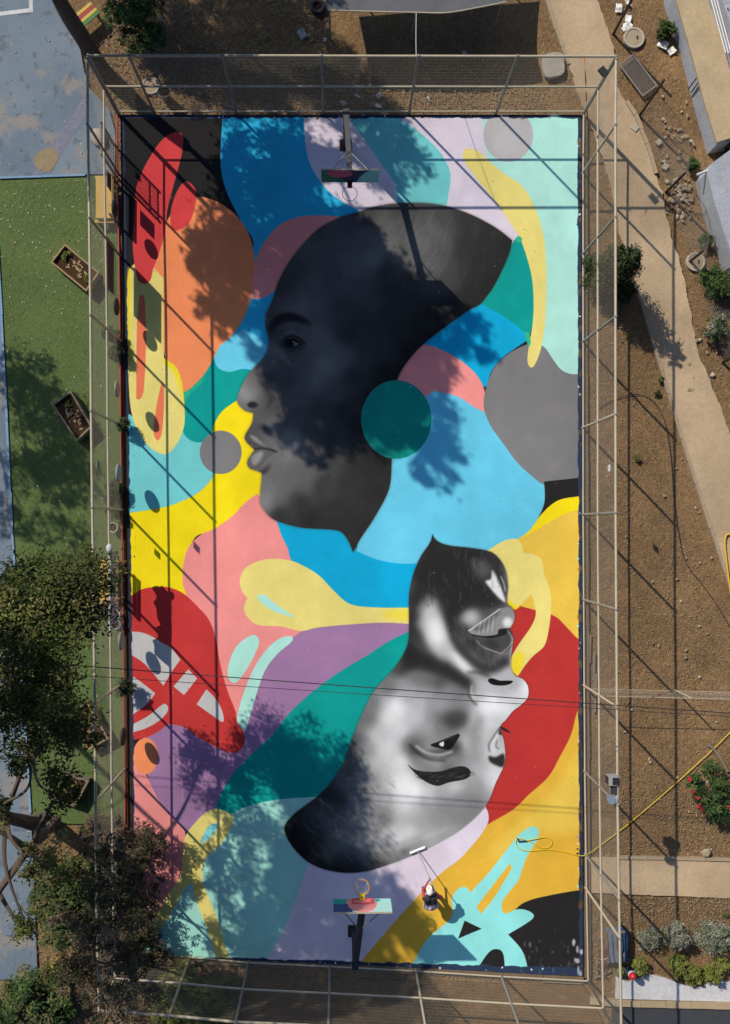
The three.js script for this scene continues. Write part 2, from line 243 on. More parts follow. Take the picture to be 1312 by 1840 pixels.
tones(head1, [[650, 390, 60], [720, 380, 66], [790, 392, 70], [840, 400, 50], [880, 425, 43], [905, 440, 41], [860, 480, 42], [830, 440, 46], [880, 500, 40], [850, 535, 40], [800, 440, 82], [775, 415, 92], [745, 430, 92], [735, 470, 98], [770, 480, 88], [790, 510, 66], [720, 400, 78], [690, 410, 88],
  [650, 430, 92], [600, 440, 88], [560, 460, 86], [625, 400, 80], [580, 415, 70], [530, 490, 70], [512, 520, 60], [600, 500, 88], [560, 520, 92], [640, 480, 104], [672, 470, 112], [680, 440, 108], [690, 490, 62], [705, 520, 54], [720, 560, 52], [740, 500, 60], [700, 560, 58], [670, 540, 74], [650, 520, 88],
  [545, 550, 112], [530, 540, 92], [575, 600, 110], [590, 625, 104], [570, 580, 96], [620, 570, 72], [640, 580, 62], [625, 600, 60], [660, 620, 66], [690, 620, 60], [720, 600, 48], [760, 580, 42], [800, 560, 36], [780, 600, 32], [740, 630, 30], [700, 680, 30], [680, 720, 32], [700, 760, 30], [690, 820, 34],
  [490, 600, 64], [500, 630, 96], [504, 632, 118], [520, 640, 72], [490, 650, 84], [478, 662, 100], [505, 660, 84], [540, 660, 92], [590, 655, 124], [570, 680, 112], [610, 640, 108], [545, 700, 92], [520, 680, 72], [600, 700, 84], [640, 680, 58], [620, 740, 48], [580, 740, 62], [560, 770, 72], [540, 740, 78], [650, 760, 40], [600, 790, 60],
  [455, 690, 108], [442, 704, 138], [446, 716, 150], [436, 722, 100], [450, 728, 92], [462, 706, 128], [472, 700, 84], [480, 680, 60], [475, 720, 86], [488, 715, 50], [492, 735, 66], [470, 738, 70], [505, 745, 88], [515, 725, 86], [470, 752, 88], [480, 765, 92], [462, 770, 74], [495, 770, 100], [520, 790, 122], [530, 810, 118], [508, 820, 112], [545, 835, 100], [555, 850, 96],
  [490, 850, 104], [480, 870, 112], [484, 894, 138], [478, 900, 130], [500, 895, 98], [520, 870, 96], [550, 870, 90], [575, 830, 84], [600, 830, 66], [580, 870, 56], [540, 900, 50], [505, 920, 44], [560, 930, 42], [600, 920, 46], [640, 920, 44], [630, 870, 48], [660, 880, 44], [640, 830, 44], [670, 840, 40], [634, 970, 42], [690, 870, 40]], [1.01, 1, 0.985]);
// eye, brow, nostril, lips
soft('#201e1e', [[488, 578], [500, 566], [520, 562], [540, 568], [560, 584], [548, 582], [528, 578], [508, 580], [492, 592], [485, 600]], 3, 0.95);
soft('#2a2828', [[500, 618], [516, 606], [534, 607], [546, 618], [536, 628], [516, 630]], 4, 0.8);
paint('#1b1919', [[511, 616], [520, 609], [530, 610], [541, 618], [530, 623], [518, 624]]); paint('#7c7a78', [[528, 615], [537, 618], [530, 622], [524, 621]], false); paint('#0f0e0e', oval(524, 617, 4, 5, 8)); paint('#b0aeac', oval(527, 615, 1.1, 1.3, 6), false);
stroke('#171515', [[510, 611], [522, 604], [536, 608], [548, 618]], 2, 0.6); stroke('#8e8c8a', [[512, 600], [526, 597], [542, 604]], 2, 1.5, 0.6);
soft('#1f1d1d', [[445, 726], [455, 722], [464, 727], [458, 733], [448, 732]], 1.4, 0.95);
stroke('#2a2828', [[470, 690], [482, 700], [488, 716], [480, 732]], 4, 3, 0.8); stroke('#9a9896', [[492, 690], [498, 710], [506, 736]], 2.2, 1.6, 0.5); stroke('#262424', [[497, 700], [502, 720], [512, 742]], 3, 2, 0.6);
paint('#4c4a49', [[443, 793, 1], [441, 783], [449, 778], [462, 784], [474, 797], [494, 809, 1], [476, 808], [458, 808, 1]]); soft('#8d8b89', [[449, 782], [460, 785], [474, 798], [486, 806], [470, 800], [456, 792]], 1.5, 0.9);
paint('#5f5d5c', [[446, 828], [458, 810, 1], [474, 806], [496, 812, 1], [480, 824], [468, 840], [456, 843], [447, 838]]); soft('#97958f', [[452, 822], [466, 812], [474, 814], [466, 830], [456, 836]], 2.2, 0.9);
stroke('#211f1f', [[457, 808], [474, 806], [498, 812]], 2.2, 0.9); soft('#2e2c2c', [[464, 848], [474, 842], [486, 834], [482, 846], [474, 852]], 3, 0.8); soft('#3a3837', [[462, 764], [474, 768], [488, 780], [480, 776], [466, 772]], 2.5, 0.7);
for (let i = 0; i < 70; i++) { const x = rr(690, 800), y = rr(400, 520); stroke('#a09e9a', [[x, y], [x + rr(2, 8), y + rr(-14, -8)], [x + rr(8, 14), y + rr(-28, -18)]], 1.1, 0.8, 0.16); }
for (let i = 0; i < 40; i++) { const x = rr(820, 905), y = rr(400, 520); stroke('#575552', [[x, y], [x + rr(-4, 4), y + rr(8, 14)], [x + rr(-8, 6), y + rr(18, 28)]], 1.2, 0.8, 0.2); }
cx.restore();
paint('#0d8f7f', oval(712, 754, 62.5, 70, 18));
// head upside down, white and grey
soft('#2e2620', head2, 1.8, 0.8);
cx.save(); trace(head2); cx.clip();
tones(head2, [[780, 975, 38], [800, 1000, 42], [830, 1000, 46], [860, 1000, 44], [890, 1010, 52], [760, 1030, 40], [790, 1040, 42], [820, 1040, 50], [845, 1020, 62], [866, 1030, 74], [880, 1020, 60], [888, 1044, 215], [893, 1060, 225], [880, 1030, 150], [898, 1075, 205], [900, 1040, 110], [905, 1060, 70], [875, 1055, 70], [865, 1070, 44], [850, 1060, 40], [830, 1070, 38], [880, 1080, 60], [900, 1088, 90],
  [745, 1080, 44], [742, 1110, 40], [745, 1140, 48], [756, 1090, 110], [760, 1120, 140], [772, 1100, 180], [768, 1080, 120], [784, 1133, 238], [780, 1115, 220], [790, 1150, 225], [775, 1150, 160], [765, 1165, 60], [755, 1150, 52], [795, 1095, 60], [800, 1114, 60], [806, 1130, 44], [812, 1100, 38], [815, 1150, 50], [805, 1150, 130], [804, 1165, 210], [820, 1180, 220], [830, 1195, 228], [838, 1206, 215], [800, 1180, 150], [790, 1170, 150], [822, 1165, 44], [832, 1175, 70],
  [842, 1105, 140], [846, 1112, 150], [832, 1110, 90], [830, 1090, 44], [850, 1092, 90], [864, 1098, 70], [830, 1130, 40], [845, 1160, 36], [860, 1178, 44], [850, 1185, 110], [845, 1195, 190], [870, 1190, 60], [882, 1185, 52], [890, 1200, 150], [898, 1190, 80], [905, 1180, 120], [912, 1190, 90], [908, 1205, 225], [895, 1212, 210], [870, 1206, 70], [858, 1204, 160],
  [740, 1180, 40], [775, 1182, 40], [800, 1195, 42], [820, 1208, 48], [835, 1222, 50], [842, 1236, 78], [720, 1205, 60], [750, 1215, 110], [723, 1228, 150], [700, 1235, 110], [770, 1225, 100], [790, 1225, 70], [709, 1267, 226], [735, 1245, 175], [767, 1244, 170], [800, 1245, 140], [820, 1245, 110], [690, 1260, 170], [675, 1262, 110], [660, 1285, 110],
  [865, 1230, 200], [858, 1222, 175], [855, 1245, 190], [880, 1245, 195], [900, 1245, 180], [883, 1261, 236], [910, 1260, 225], [920, 1232, 170], [943, 1235, 238], [935, 1250, 215], [925, 1262, 200], [880, 1218, 200], [900, 1218, 180], [920, 1221, 190], [905, 1275, 235],
  [701, 1286, 224], [683, 1321, 205], [720, 1310, 220], [745, 1290, 205], [754, 1264, 190], [790, 1265, 165], [807, 1251, 145], [830, 1265, 130], [816, 1295, 84], [800, 1290, 90], [828, 1285, 96], [789, 1304, 118], [770, 1305, 165], [840, 1310, 150], [848, 1290, 165], [856, 1286, 195], [869, 1270, 236], [878, 1300, 222], [890, 1290, 200], [870, 1320, 205], [860, 1330, 170], [847, 1339, 172], [834, 1335, 190], [850, 1355, 150], [880, 1335, 200], [893, 1320, 170],
  [765, 1353, 172], [745, 1345, 70], [740, 1335, 110], [755, 1362, 130], [785, 1362, 180], [810, 1358, 140], [820, 1345, 90], [800, 1375, 100], [770, 1378, 130], [720, 1366, 228], [725, 1400, 236], [700, 1340, 222], [692, 1352, 212], [674, 1366, 180], [670, 1406, 145], [650, 1392, 125], [660, 1350, 150], [640, 1350, 80], [630, 1378, 80], [688, 1419, 170], [700, 1400, 205], [745, 1419, 240], [770, 1425, 225], [816, 1415, 205], [790, 1430, 170], [860, 1379, 172], [848, 1400, 160], [856, 1412, 148], [875, 1385, 215], [887, 1397, 222], [880, 1350, 215],
  [825, 1432, 128], [850, 1440, 122], [800, 1450, 132], [763, 1441, 158], [728, 1441, 222], [745, 1450, 190], [790, 1468, 146], [820, 1462, 126], [755, 1470, 160], [728, 1472, 178], [701, 1494, 205], [736, 1490, 218], [720, 1500, 220], [772, 1494, 178], [800, 1490, 160], [745, 1512, 140], [728, 1525, 110], [692, 1530, 120], [690, 1510, 165], [660, 1520, 135], [657, 1535, 100], [635, 1476, 122], [660, 1470, 135], [650, 1500, 140], [680, 1460, 140], [690, 1470, 110], [620, 1500, 118], [610, 1470, 104], [590, 1468, 90], [600, 1450, 70], [640, 1440, 120], [650, 1425, 115], [568, 1503, 44], [560, 1475, 48], [537, 1485, 26], [525, 1500, 22], [545, 1520, 24], [590, 1530, 72], [600, 1515, 96], [612, 1556, 26], [575, 1545, 26], [640, 1552, 34], [680, 1546, 44], [620, 1540, 60], [635, 1414, 100], [612, 1432, 58], [590, 1425, 40], [635, 1330, 84]], [1, 0.997, 0.985]);
soft('#262423', [[738, 1086], [749, 1035], [768, 995], [800, 985], [870, 992], [902, 1020], [910, 1082], [878, 1092], [850, 1092], [832, 1100], [818, 1118], [820, 1148], [847, 1176], [880, 1196], [905, 1180], [915, 1190], [890, 1208], [862, 1206], [835, 1187], [814, 1162], [802, 1120], [794, 1084], [766, 1070], [744, 1100], [744, 1140], [736, 1140]], 5, 0.85);
soft('#242221', [[732, 1150], [749, 1166], [773, 1181], [800, 1192], [828, 1207], [844, 1222], [846, 1238], [834, 1234], [812, 1224], [785, 1210], [753, 1202], [722, 1200]], 5, 0.8);
soft('#c9c7c4', [[762, 1096], [776, 1082], [790, 1104], [802, 1140], [816, 1166], [842, 1196], [850, 1208], [836, 1206], [808, 1184], [780, 1172], [766, 1150], [758, 1122]], 6, 0.85); soft('#f3f1ee', oval(784, 1136, 13, 24, 12, -0.25), 7, 0.95); soft('#e9e7e4', [[812, 1172], [830, 1186], [846, 1204], [828, 1198]], 4, 0.9);
soft('#b5b3b0', oval(846, 1110, 15, 12), 6, 0.9); soft('#eeece8', [[884, 1024], [894, 1040], [904, 1066], [908, 1082], [896, 1074], [880, 1056], [872, 1044], [882, 1040]], 1.6, 0.95); stroke('#e2e0dc', [[900, 1036], [905, 1048], [908, 1062]], 2, 1, 0.8);
soft('#7d7b79', [[846, 1010], [862, 1004], [880, 1014], [884, 1026], [868, 1040], [854, 1032]], 6, 0.5);
soft('#3d3b3a', [[796, 1296], [806, 1284], [828, 1276], [840, 1288], [834, 1304], [812, 1306]], 6, 0.75); soft('#f4f2ef', [[866, 1262], [884, 1248], [902, 1256], [900, 1276], [884, 1286], [868, 1280]], 7, 0.7); soft('#f1efec', oval(726, 1412, 24, 20), 9, 0.7); soft('#f3f1ee', oval(706, 1275, 18, 18), 9, 0.6);
soft('#6f6d6a', [[850, 1350], [862, 1330], [866, 1290], [856, 1290], [846, 1320]], 6, 0.45); soft('#8a8886', [[780, 1436], [830, 1424], [856, 1440], [830, 1470], [790, 1476], [762, 1460]], 12, 0.5);
paint('#8f8d8a', [[841, 1133, 1], [862, 1122], [880, 1108], [897, 1095], [915, 1092], [924, 1103], [923, 1116], [915, 1128], [897, 1130], [892, 1140], [870, 1142], [852, 1140]]);
soft('#504e4c', [[850, 1130], [866, 1120], [884, 1104], [900, 1097], [890, 1110], [876, 1124], [862, 1134]], 2.5, 0.8); soft('#f0eeea', oval(912, 1118, 9, 9), 3, 0.9); stroke('#f4f2ee', [[842, 1133], [860, 1121], [880, 1107], [898, 1094]], 1.4, 0.6);
for (let i = 0; i < 9; i++) { const x = 856 + i * 4; stroke(i % 2 ? '#dddbd7' : '#6c6a68', [[x, 1138 - i * 0.6], [x + 2, 1128 - i * 2], [x + 4, 1121 - i * 2]], 1.5, 1, 0.6); }
paint('#232121', [[848, 1140], [870, 1143], [893, 1140], [897, 1131], [916, 1129, 1], [921, 1144], [912, 1136], [905, 1141], [880, 1147], [858, 1145]]);
paint('#4a4846', [[852, 1144], [880, 1147], [905, 1142], [914, 1136], [920, 1150], [918, 1162], [904, 1172], [890, 1174], [866, 1165]]); soft('#2b2928', [[870, 1150], [890, 1152], [895, 1165], [878, 1164]], 5, 0.8);
stroke('#d6d4d0', [[856, 1150], [866, 1161], [884, 1169], [900, 1174, 1], [913, 1163], [921, 1152]], 1.5, 0.8, 0.75); stroke('#cfcdc9', [[912, 1132], [920, 1148], [917, 1185], [919, 1202]], 2.2, 1.4, 0.8);
stroke('#232121', [[845, 1236], [843, 1248], [848, 1258], [856, 1266]], 3, 2, 0.8); stroke('#f2f0ec', [[848, 1232], [846, 1244], [852, 1256]], 3, 2, 0.7); stroke('#1f1d1d', [[840, 1208], [862, 1208], [880, 1216]], 3, 2.4, 0.7);
paint('#161414', [[877, 1222], [884, 1219], [898, 1223], [912, 1223], [921, 1224], [914, 1229], [900, 1231], [884, 1229]]);
// near eye, brow, far eye
soft('#3b3938', [[735, 1338], [760, 1348], [790, 1344], [820, 1330], [826, 1345], [800, 1362], [765, 1360], [742, 1350]], 5, 0.75);
paint('#1d1b1b', [[774, 1338], [800, 1330], [822, 1320], [826, 1321, 1], [818, 1334], [808, 1346], [792, 1344]]); paint('#e4e2df', [[789, 1336], [797, 1332], [797, 1340], [792, 1340]], false); soft('#141212', oval(806, 1336, 7, 9, 8), 1, 1);
stroke('#e6e4e0', [[748, 1340], [766, 1352], [790, 1356], [812, 1350]], 3.4, 2, 0.85); stroke('#2b2929', [[736, 1337], [750, 1352], [772, 1364], [800, 1366]], 3, 2.2, 0.8); stroke('#181616', [[776, 1338], [800, 1328], [824, 1318]], 1.6, 0.5);
paint('#272524', [[733, 1374, 1], [744, 1382], [762, 1386], [790, 1386], [815, 1379], [833, 1377], [844, 1384], [843, 1394], [832, 1400], [806, 1405], [786, 1411], [766, 1404], [750, 1392]]);
for (let i = 0; i < 40; i++) { const t = i / 40, x = 745 + t * 94, y = 1395 - t * 5 + rr(-5, 6); stroke(rnd() > 0.6 ? '#5b5957' : '#141212', [[x, y], [x + rr(6, 10), y + rr(-4, 1)], [x + rr(12, 18), y + rr(-6, 0)]], 1.2, 0.6, 0.5); }
soft('#252322', [[878, 1358], [890, 1360], [905, 1354], [907, 1372], [902, 1378], [890, 1374], [880, 1368]], 1.6, 0.95); stroke('#3a3836', [[880, 1350], [878, 1338], [886, 1324], [897, 1308]], 2, 1.2, 0.8); stroke('#e9e7e3', [[886, 1350], [886, 1336], [894, 1320]], 4, 2, 0.8); stroke('#4a4846', [[896, 1345], [891, 1340], [893, 1330]], 2, 1, 0.7); soft('#252322', [[896, 1318], [900, 1304], [908, 1314], [904, 1320]], 1, 0.95);
// beard and hair strokes
for (let i = 0; i < 130; i++) { const x = rr(760, 905), y = rr(985, 1075); stroke(rnd() > 0.75 ? '#8a8783' : '#1d1b1b', [[x, y], [x + rr(-3, 3), y + rr(5, 9)], [x + rr(-5, 5), y + rr(12, 18)]], 1.3, 0.8, 0.3); }
for (let i = 0; i < 90; i++) { const t = rnd(), x = 815 + t * 80, y = 1120 + t * 70 + rr(-14, 14); stroke(rnd() > 0.6 ? '#6d6a67' : '#1d1b1b', [[x, y], [x + rr(-2, 4), y + rr(4, 8)], [x + rr(0, 8), y + rr(10, 15)]], 1.2, 0.8, 0.28); }
for (let i = 0; i < 150; i++) { const x = rr(545, 700), y = rr(1390, 1545); stroke(rnd() > 0.5 ? '#d6d3ce' : '#191717', [[x, y], [x + rr(4, 10), y + rr(5, 10)], [x + rr(12, 22), y + rr(10, 22)]], 1.1, 0.8, 0.2); }
stroke('#d9d6d1', [[625, 1512], [660, 1524], [700, 1526], [745, 1512], [800, 1490]], 3, 2.5, 0.35);
cx.restore();
soft('#252322', [[897, 1306], [905, 1307], [917, 1316], [906, 1313]], 0.6, 1);
{ // the bare margin outside the ragged edge
  trace(field); cx.moveTo(-20, -20); cx.lineTo(-20, MH + 20); cx.lineTo(MW + 20, MH + 20); cx.lineTo(MW + 20, -20); cx.closePath(); cx.fillStyle = '#2b3950'; cx.filter = 'none'; cx.fill('evenodd');
}
{ // paint spills, chips and scuffs along the margin
  for (let i = 0; i < 90; i++) { const e = rnd(), x = e < 0.35 ? rr(1037, 1043) : rr(225, 1040), y = e < 0.35 ? rr(220, 1740) : e < 0.62 ? rr(206, 213) : rr(0, 8) + 1716 + (x - 247) * 0.03; paint(['#e6e2e0', '#b1e6d4', '#1a1f2c', '#8d94a8'][Math.floor(rnd() * 4)], oval(x, y, rr(0.5, 1.8), rr(0.5, 1.6), 6, rr(0, 3))); }
  for (let i = 0; i < 26; i++) { const x = rr(930, 1040), y = rr(1690, 1745); soft('#9a9ba4', oval(x, y, rr(0.8, 2.5), rr(1, 6), 6, rr(-0.3, 0.3)), 0.8, 0.3); }
  for (let i = 0; i < 170; i++) { const e = rnd(), x = e < 0.5 ? rr(1042, 1049) : rr(245, 1046), y = e < 0.5 ? rr(215, 1750) : e < 0.75 ? rr(203, 209) : 1724 + (x - 247) * 0.031 + rr(0, 9); soft(rnd() > 0.4 ? '#6d563f' : '#4a3b2c', oval(x, y, rr(1, 5), rr(2, 9), 7, rr(-0.4, 0.4)), 1, 0.8); }
  for (let i = 0; i < 8; i++) soft('#cfcfd2', oval(rr(1030, 1046), rr(1690, 1750), rr(1, 4), rr(3, 9), 7), 1, 0.8);
  // a few dried leaves' stains, specks and roller drips
  for (let i = 0; i < 260; i++) paint(rnd() > 0.5 ? '#4a4034' : '#e9e4da', oval(rr(235, 1030), rr(220, 1715), rr(0.3, 0.8), rr(0.3, 0.9), 5), false);
}
const im = cx.getImageData(0, 0, MW, MH);
for (let y = 0; y < MH; y++) for (let x = 0; x < MW; x++) { // roller laps, dust and grain of the coat
  const i = (y * MW + x) * 4, lap = fbm(x * 0.012, y * 0.004, 4096, 3, 3) - 0.5, blot = fbm(x * 0.006, y * 0.006, 4096, 4, 11) - 0.5, dust = fbm(x * 0.03, y * 0.03, 4096, 4, 23) - 0.5, g = hash(x, y, 31) - 0.5;
  const k = 1 + lap * 0.09 + blot * 0.12 + dust * 0.07 + g * 0.05, d = Math.max(0, dust) * 5 + g * 2;
  for (let c = 0; c < 3; c++) im.data[i + c] = Math.max(0, Math.min(255, im.data[i + c] * k + d * [1, 0.93, 0.8][c]));
}
cx.putImageData(im, 0, 0);
const muralMap = new THREE.CanvasTexture(cv); muralMap.colorSpace = THREE.SRGBColorSpace; muralMap.magFilter = THREE.LinearFilter;
const grain = dataTex(256, (u, v, x, y) => 90 + 110 * fbm(u * 64, v * 64, 64, 3, 2) + 55 * hash(x, y, 9), false);
const grainCourt = grain.clone(); grainCourt.repeat.set(CW / 0.8, CL / 0.8); grainCourt.needsUpdate = true;
const courtGeo = slab(px([[220, 207], [1044, 207], [1047, 1753], [242, 1722]]), 0.04, 0.12);
{ const p = courtGeo.attributes.position, uv = courtGeo.attributes.uv; for (let i = 0; i < p.count; i++) uv.setXY(i, (p.getX(i) - COURT.a.x) / CW, 1 - (p.getZ(i) - COURT.a.z) / CL); }
const court = struct('painted_court', courtGeo, new THREE.MeshPhysicalMaterial({ map: muralMap, roughness: 0.85, specularIntensity: 0.3, bumpMap: grainCourt, bumpScale: 0.003 }));
// ---------------------------------------------------------------- ground and paving
const dirtTex = dataTex(1024, (u, v, x, y) => {
  const a = fbm(u * 8, v * 8, 8, 5, 1), b = fbm(u * 64, v * 64, 64, 3, 8), c = hash(x >> 1, y >> 1, 4), s = vnoise(u * 180, v * 180, 180, 6);
  let col = mix([97, 76, 50], [153, 122, 84], a * 0.75 + b * 0.35);
  if (c > 0.972) col = mix(col, [206, 184, 150], 0.7); if (c < 0.03) col = mix(col, [58, 44, 32], 0.7);
  return col.map((q) => q * (0.9 + 0.2 * s));
});
const dirtBump = dataTex(512, (u, v, x, y) => 130 * fbm(u * 24, v * 24, 24, 5, 3) + 90 * vnoise(u * 120, v * 120, 120, 5) + 30 * hash(x, y, 6), false);
const pathTex = dataTex(1024, (u, v, x, y) => {
  const a = fbm(u * 6, v * 6, 6, 5, 41), b = fbm(u * 90, v * 90, 90, 2, 48), c = hash(x, y, 44);
  const st = fbm(u * 3, v * 3, 3, 6, 57); let col = mix([154, 130, 101], [200, 173, 137], a * 0.9 + b * 0.3); if (st > 0.58) col = mix(col, [132, 106, 78], Math.min(0.55, (st - 0.58) * 6)); if (c > 0.985) col = mix(col, [110, 90, 68], 0.6); if (c < 0.012) col = [222, 202, 172];
  return col.map((q) => q * (0.95 + 0.1 * hash(x >> 1, y >> 1, 2)));
});
const blueTex = dataTex(1024, (u, v, x, y) => {
  const a = fbm(u * 5, v * 5, 5, 6, 61), b = fbm(u * 14, v * 14, 14, 5, 66), s = fbm(u * 40, v * 40, 40, 4, 69), c = hash(x, y, 64);
  let col = mix([92, 108, 120], [128, 138, 145], a);
  if (b > 0.56) col = mix(col, [138, 131, 124], Math.min(1, (b - 0.56) * 7)); if (s < 0.36) col = mix(col, [90, 96, 104], Math.min(0.7, (0.36 - s) * 8)); if (c > 0.99) col = [176, 178, 180];
  return col.map((q) => q * (0.95 + 0.1 * hash(x >> 1, y >> 1, 2)));
});
const turfTex = dataTex(1024, (u, v, x, y) => {
  const a = fbm(u * 6, v * 6, 6, 5, 81), b = fbm(u * 128, v * 128, 128, 2, 86), c = hash(x, y, 84);
  const col = mix([78, 96, 48], [108, 122, 68], a * 0.6 + b * 0.5);
  return col.map((q) => q * (0.78 + 0.44 * c));
});
const stuccoTex = dataTex(512, (u, v, x, y) => { const a = fbm(u * 60, v * 60, 60, 3, 91), b = fbm(u * 5, v * 5, 5, 4, 94); return mix([150, 152, 156], [206, 207, 210], a * 0.7 + b * 0.35); });
const plain = dataTex(512, (u, v, x, y) => { const a = fbm(u * 5, v * 5, 5, 5, 101), b = fbm(u * 50, v * 50, 50, 3, 104), q = 205 + 50 * (a * 0.7 + b * 0.5 - 0.3) + 18 * (hash(x, y, 7) - 0.5); return [q, q, q]; });
const plainBump = dataTex(256, (u, v, x, y) => 120 * fbm(u * 30, v * 30, 30, 4, 111) + 90 * hash(x >> 1, y >> 1, 3), false);
const worn = (color, roughness = 0.85, metres = 3, bump = 0.004, extra = {}) => mat(color, roughness, { map: scaled(plain, metres), bumpMap: scaled(plainBump, metres / 3), bumpScale: bump, ...extra });

const M = {
  dirt: new THREE.MeshStandardMaterial({ map: scaled(dirtTex, 9), roughness: 1, bumpMap: scaled(dirtBump, 3.1), bumpScale: 0.045, vertexColors: true }),
  path: new THREE.MeshStandardMaterial({ map: scaled(pathTex, 7), roughness: 0.95, bumpMap: scaled(plainBump, 1.3), bumpScale: 0.006 }),
  blue: new THREE.MeshStandardMaterial({ map: scaled(blueTex, 9), roughness: 0.85, bumpMap: scaled(plainBump, 1.1), bumpScale: 0.005 }),
  turf: new THREE.MeshStandardMaterial({ map: scaled(turfTex, 6), roughness: 1, bumpMap: scaled(dirtBump, 1.3), bumpScale: 0.03 }),
  kerb: worn('#c4ac8b'), kerbBrown: worn('#93795c', 0.95, 2, 0.01), skyblue: worn('#8fb6d2'), white: worn('#e9e6e2', 0.8, 4, 0.003), asphalt: worn('#4a4b4e', 0.92, 3, 0.006), concrete: worn('#d6c7ab', 0.95, 2, 0.008),
  pipe: worn('#d3c2a4', 0.6, 1, 0.001), pipeGrey: worn('#9a948a', 0.55, 1, 0.001), wire: mat('#8b857b', 0.6, { metalness: 0.3 }), wireTan: mat('#a99b86', 0.7), rust: worn('#7a4632', 0.9, 0.6, 0.003), red: worn('#c4372f', 0.55, 1, 0.001),
  black: mat('#26272a', 0.6), darkpost: worn('#33302d', 0.6, 1, 0.001), yellow: worn('#e6b74a', 0.6, 1.5, 0.001), wood: worn('#b6966c', 0.85, 0.8, 0.004), woodGrey: worn('#9d8b72', 0.9, 0.8, 0.004), soil: new THREE.MeshStandardMaterial({ map: scaled(dirtTex, 2.2), color: srgb('#a08a78'), roughness: 1, bumpMap: scaled(dirtBump, 0.9), bumpScale: 0.05 }),
  stucco: new THREE.MeshStandardMaterial({ map: scaled(stuccoTex, 2.4), roughness: 0.95, bumpMap: scaled(plainBump, 0.5), bumpScale: 0.02 }), ledge: worn('#d3b88f', 0.9, 2.5, 0.006), bark: worn('#6b5443', 1, 0.5, 0.03), barkGrey: worn('#84705e', 1, 0.5, 0.03), orange: mat('#e58a2a', 0.5), rim: mat('#e0a24f', 0.5), paper: mat('#e7e3dc', 0.9), tyre: mat('#2a2a2b', 0.85),
};
{ // bare earth under everything, a little uneven
  const near = new THREE.PlaneGeometry(64, 80, 256, 320).rotateX(-Math.PI / 2).translate(2, 0, -1), p = near.attributes.position, col = new Float32Array(p.count * 3), uv = near.attributes.uv;
  for (let i = 0; i < p.count; i++) {
    const x = p.getX(i), z = p.getZ(i), edge = Math.max(Math.abs(x - 2) / 32, Math.abs(z + 1) / 40);
    const n = fbm(x * 0.35 + 50, z * 0.35 + 50, 4096, 4, 201), m = fbm(x * 0.9 + 90, z * 0.9 + 90, 4096, 3, 207);
    p.setY(i, edge > 0.97 ? -0.02 : -0.012 - 0.10 * (n * 0.6 + m * 0.4));
    const t = fbm(x * 0.22 + 20, z * 0.22 + 20, 4096, 4, 211), c = mix([0.86, 0.82, 0.78], [1.12, 1.08, 1.02], t);
    col.set(c, i * 3); uv.setXY(i, x, z);
  }
  near.setAttribute('color', new THREE.BufferAttribute(col, 3)); near.computeVertexNormals();
  struct('ground', near, M.dirt);
  const far = new THREE.RingGeometry(20, 260, 48, 1).rotateX(-Math.PI / 2).translate(0, -0.16, 0); far.setAttribute('color', new THREE.BufferAttribute(new Float32Array(far.attributes.position.count * 3).fill(1), 3));
  const fp = far.attributes.position; for (let i = 0; i < fp.count; i++) far.attributes.uv.setXY(i, fp.getX(i), fp.getZ(i));
  struct('outer_ground', far, M.dirt);
}
// paths on the right
const frayed = (pts, k = 3.2) => { const out = []; for (let i = 0; i < pts.length; i++) { const a = pts[i], b = pts[(i + 1) % pts.length], n = Math.max(1, Math.round(Math.hypot(b[0] - a[0], b[1] - a[1]) / 7)); for (let j = 0; j < n; j++) { const x = a[0] + (b[0] - a[0]) * j / n, y = a[1] + (b[1] - a[1]) * j / n; out.push([x + k * 2 * (fbm(x * 0.11, y * 0.11 + 300, 4096, 3, 71) - 0.5), y + k * (fbm(x * 0.11 + 90, y * 0.11 + 300, 4096, 3, 73) - 0.5)]); } } return out; };
const pathRight = struct('concrete_path', slab(px(frayed([[968, -60], [979, 0], [1006, 74], [1020, 111], [1046, 190], [1075, 262], [1098, 330], [1113, 420], [1123, 450], [1145, 520], [1167, 594], [1181, 635], [1194, 685], [1207, 732], [1227, 796], [1248, 859], [1262, 905], [1278, 960], [1305, 1034], [1345, 1150], [1420, 1150], [1380, 950], [1312, 782], [1295, 732], [1275, 682], [1254, 635], [1244, 581], [1234, 520], [1221, 470], [1204, 420], [1189, 345], [1177, 312], [1166, 271], [1152, 236], [1140, 205], [1124, 181], [1105, 152], [1102, 85], [1075, 0], [1055, -60]])), 0.022, 0.1), M.path);
struct('lower_path', slab(px(frayed([[1060, 1540], [1110, 1541], [1400, 1547], [1400, 1617], [1110, 1606], [1062, 1604]], 2.4)), 0.022, 0.1), M.path);
function kerbLine(name, pts, w, h, len, m, group) { // kerb stones one by one along a line
  const k = new THREE.Group(); k.name = numbered(name); k.userData.kind = 'structure'; scene.add(k);
  const line = new THREE.CatmullRomCurve3(px(pts)), n = Math.max(2, Math.round(line.getLength() / len));
  for (let i = 0; i < n; i++) { const a = line.getPointAt(i / n), b = line.getPointAt((i + 1) / n), d = b.clone().sub(a), L = d.length() - 0.012; part(k, 'kerb_stone', box(w * rr(0.92, 1.05), h, L, (a.x + b.x) / 2 + rr(-0.008, 0.008), h / 2 - 0.05 + rr(-0.008, 0.008), (a.z + b.z) / 2, Math.atan2(d.x, d.z) + rr(-0.01, 0.01)), m); }
  return k;
}
kerbLine('path_kerb', [[1140, 505], [1167, 594], [1194, 685], [1227, 796], [1262, 905], [1305, 1034], [1330, 1110]], 0.09, 0.12, 0.8, M.kerb);
kerbLine('path_kerb', [[979, -10], [1006, 74], [1022, 116]], 0.1, 0.12, 0.7, M.kerb);
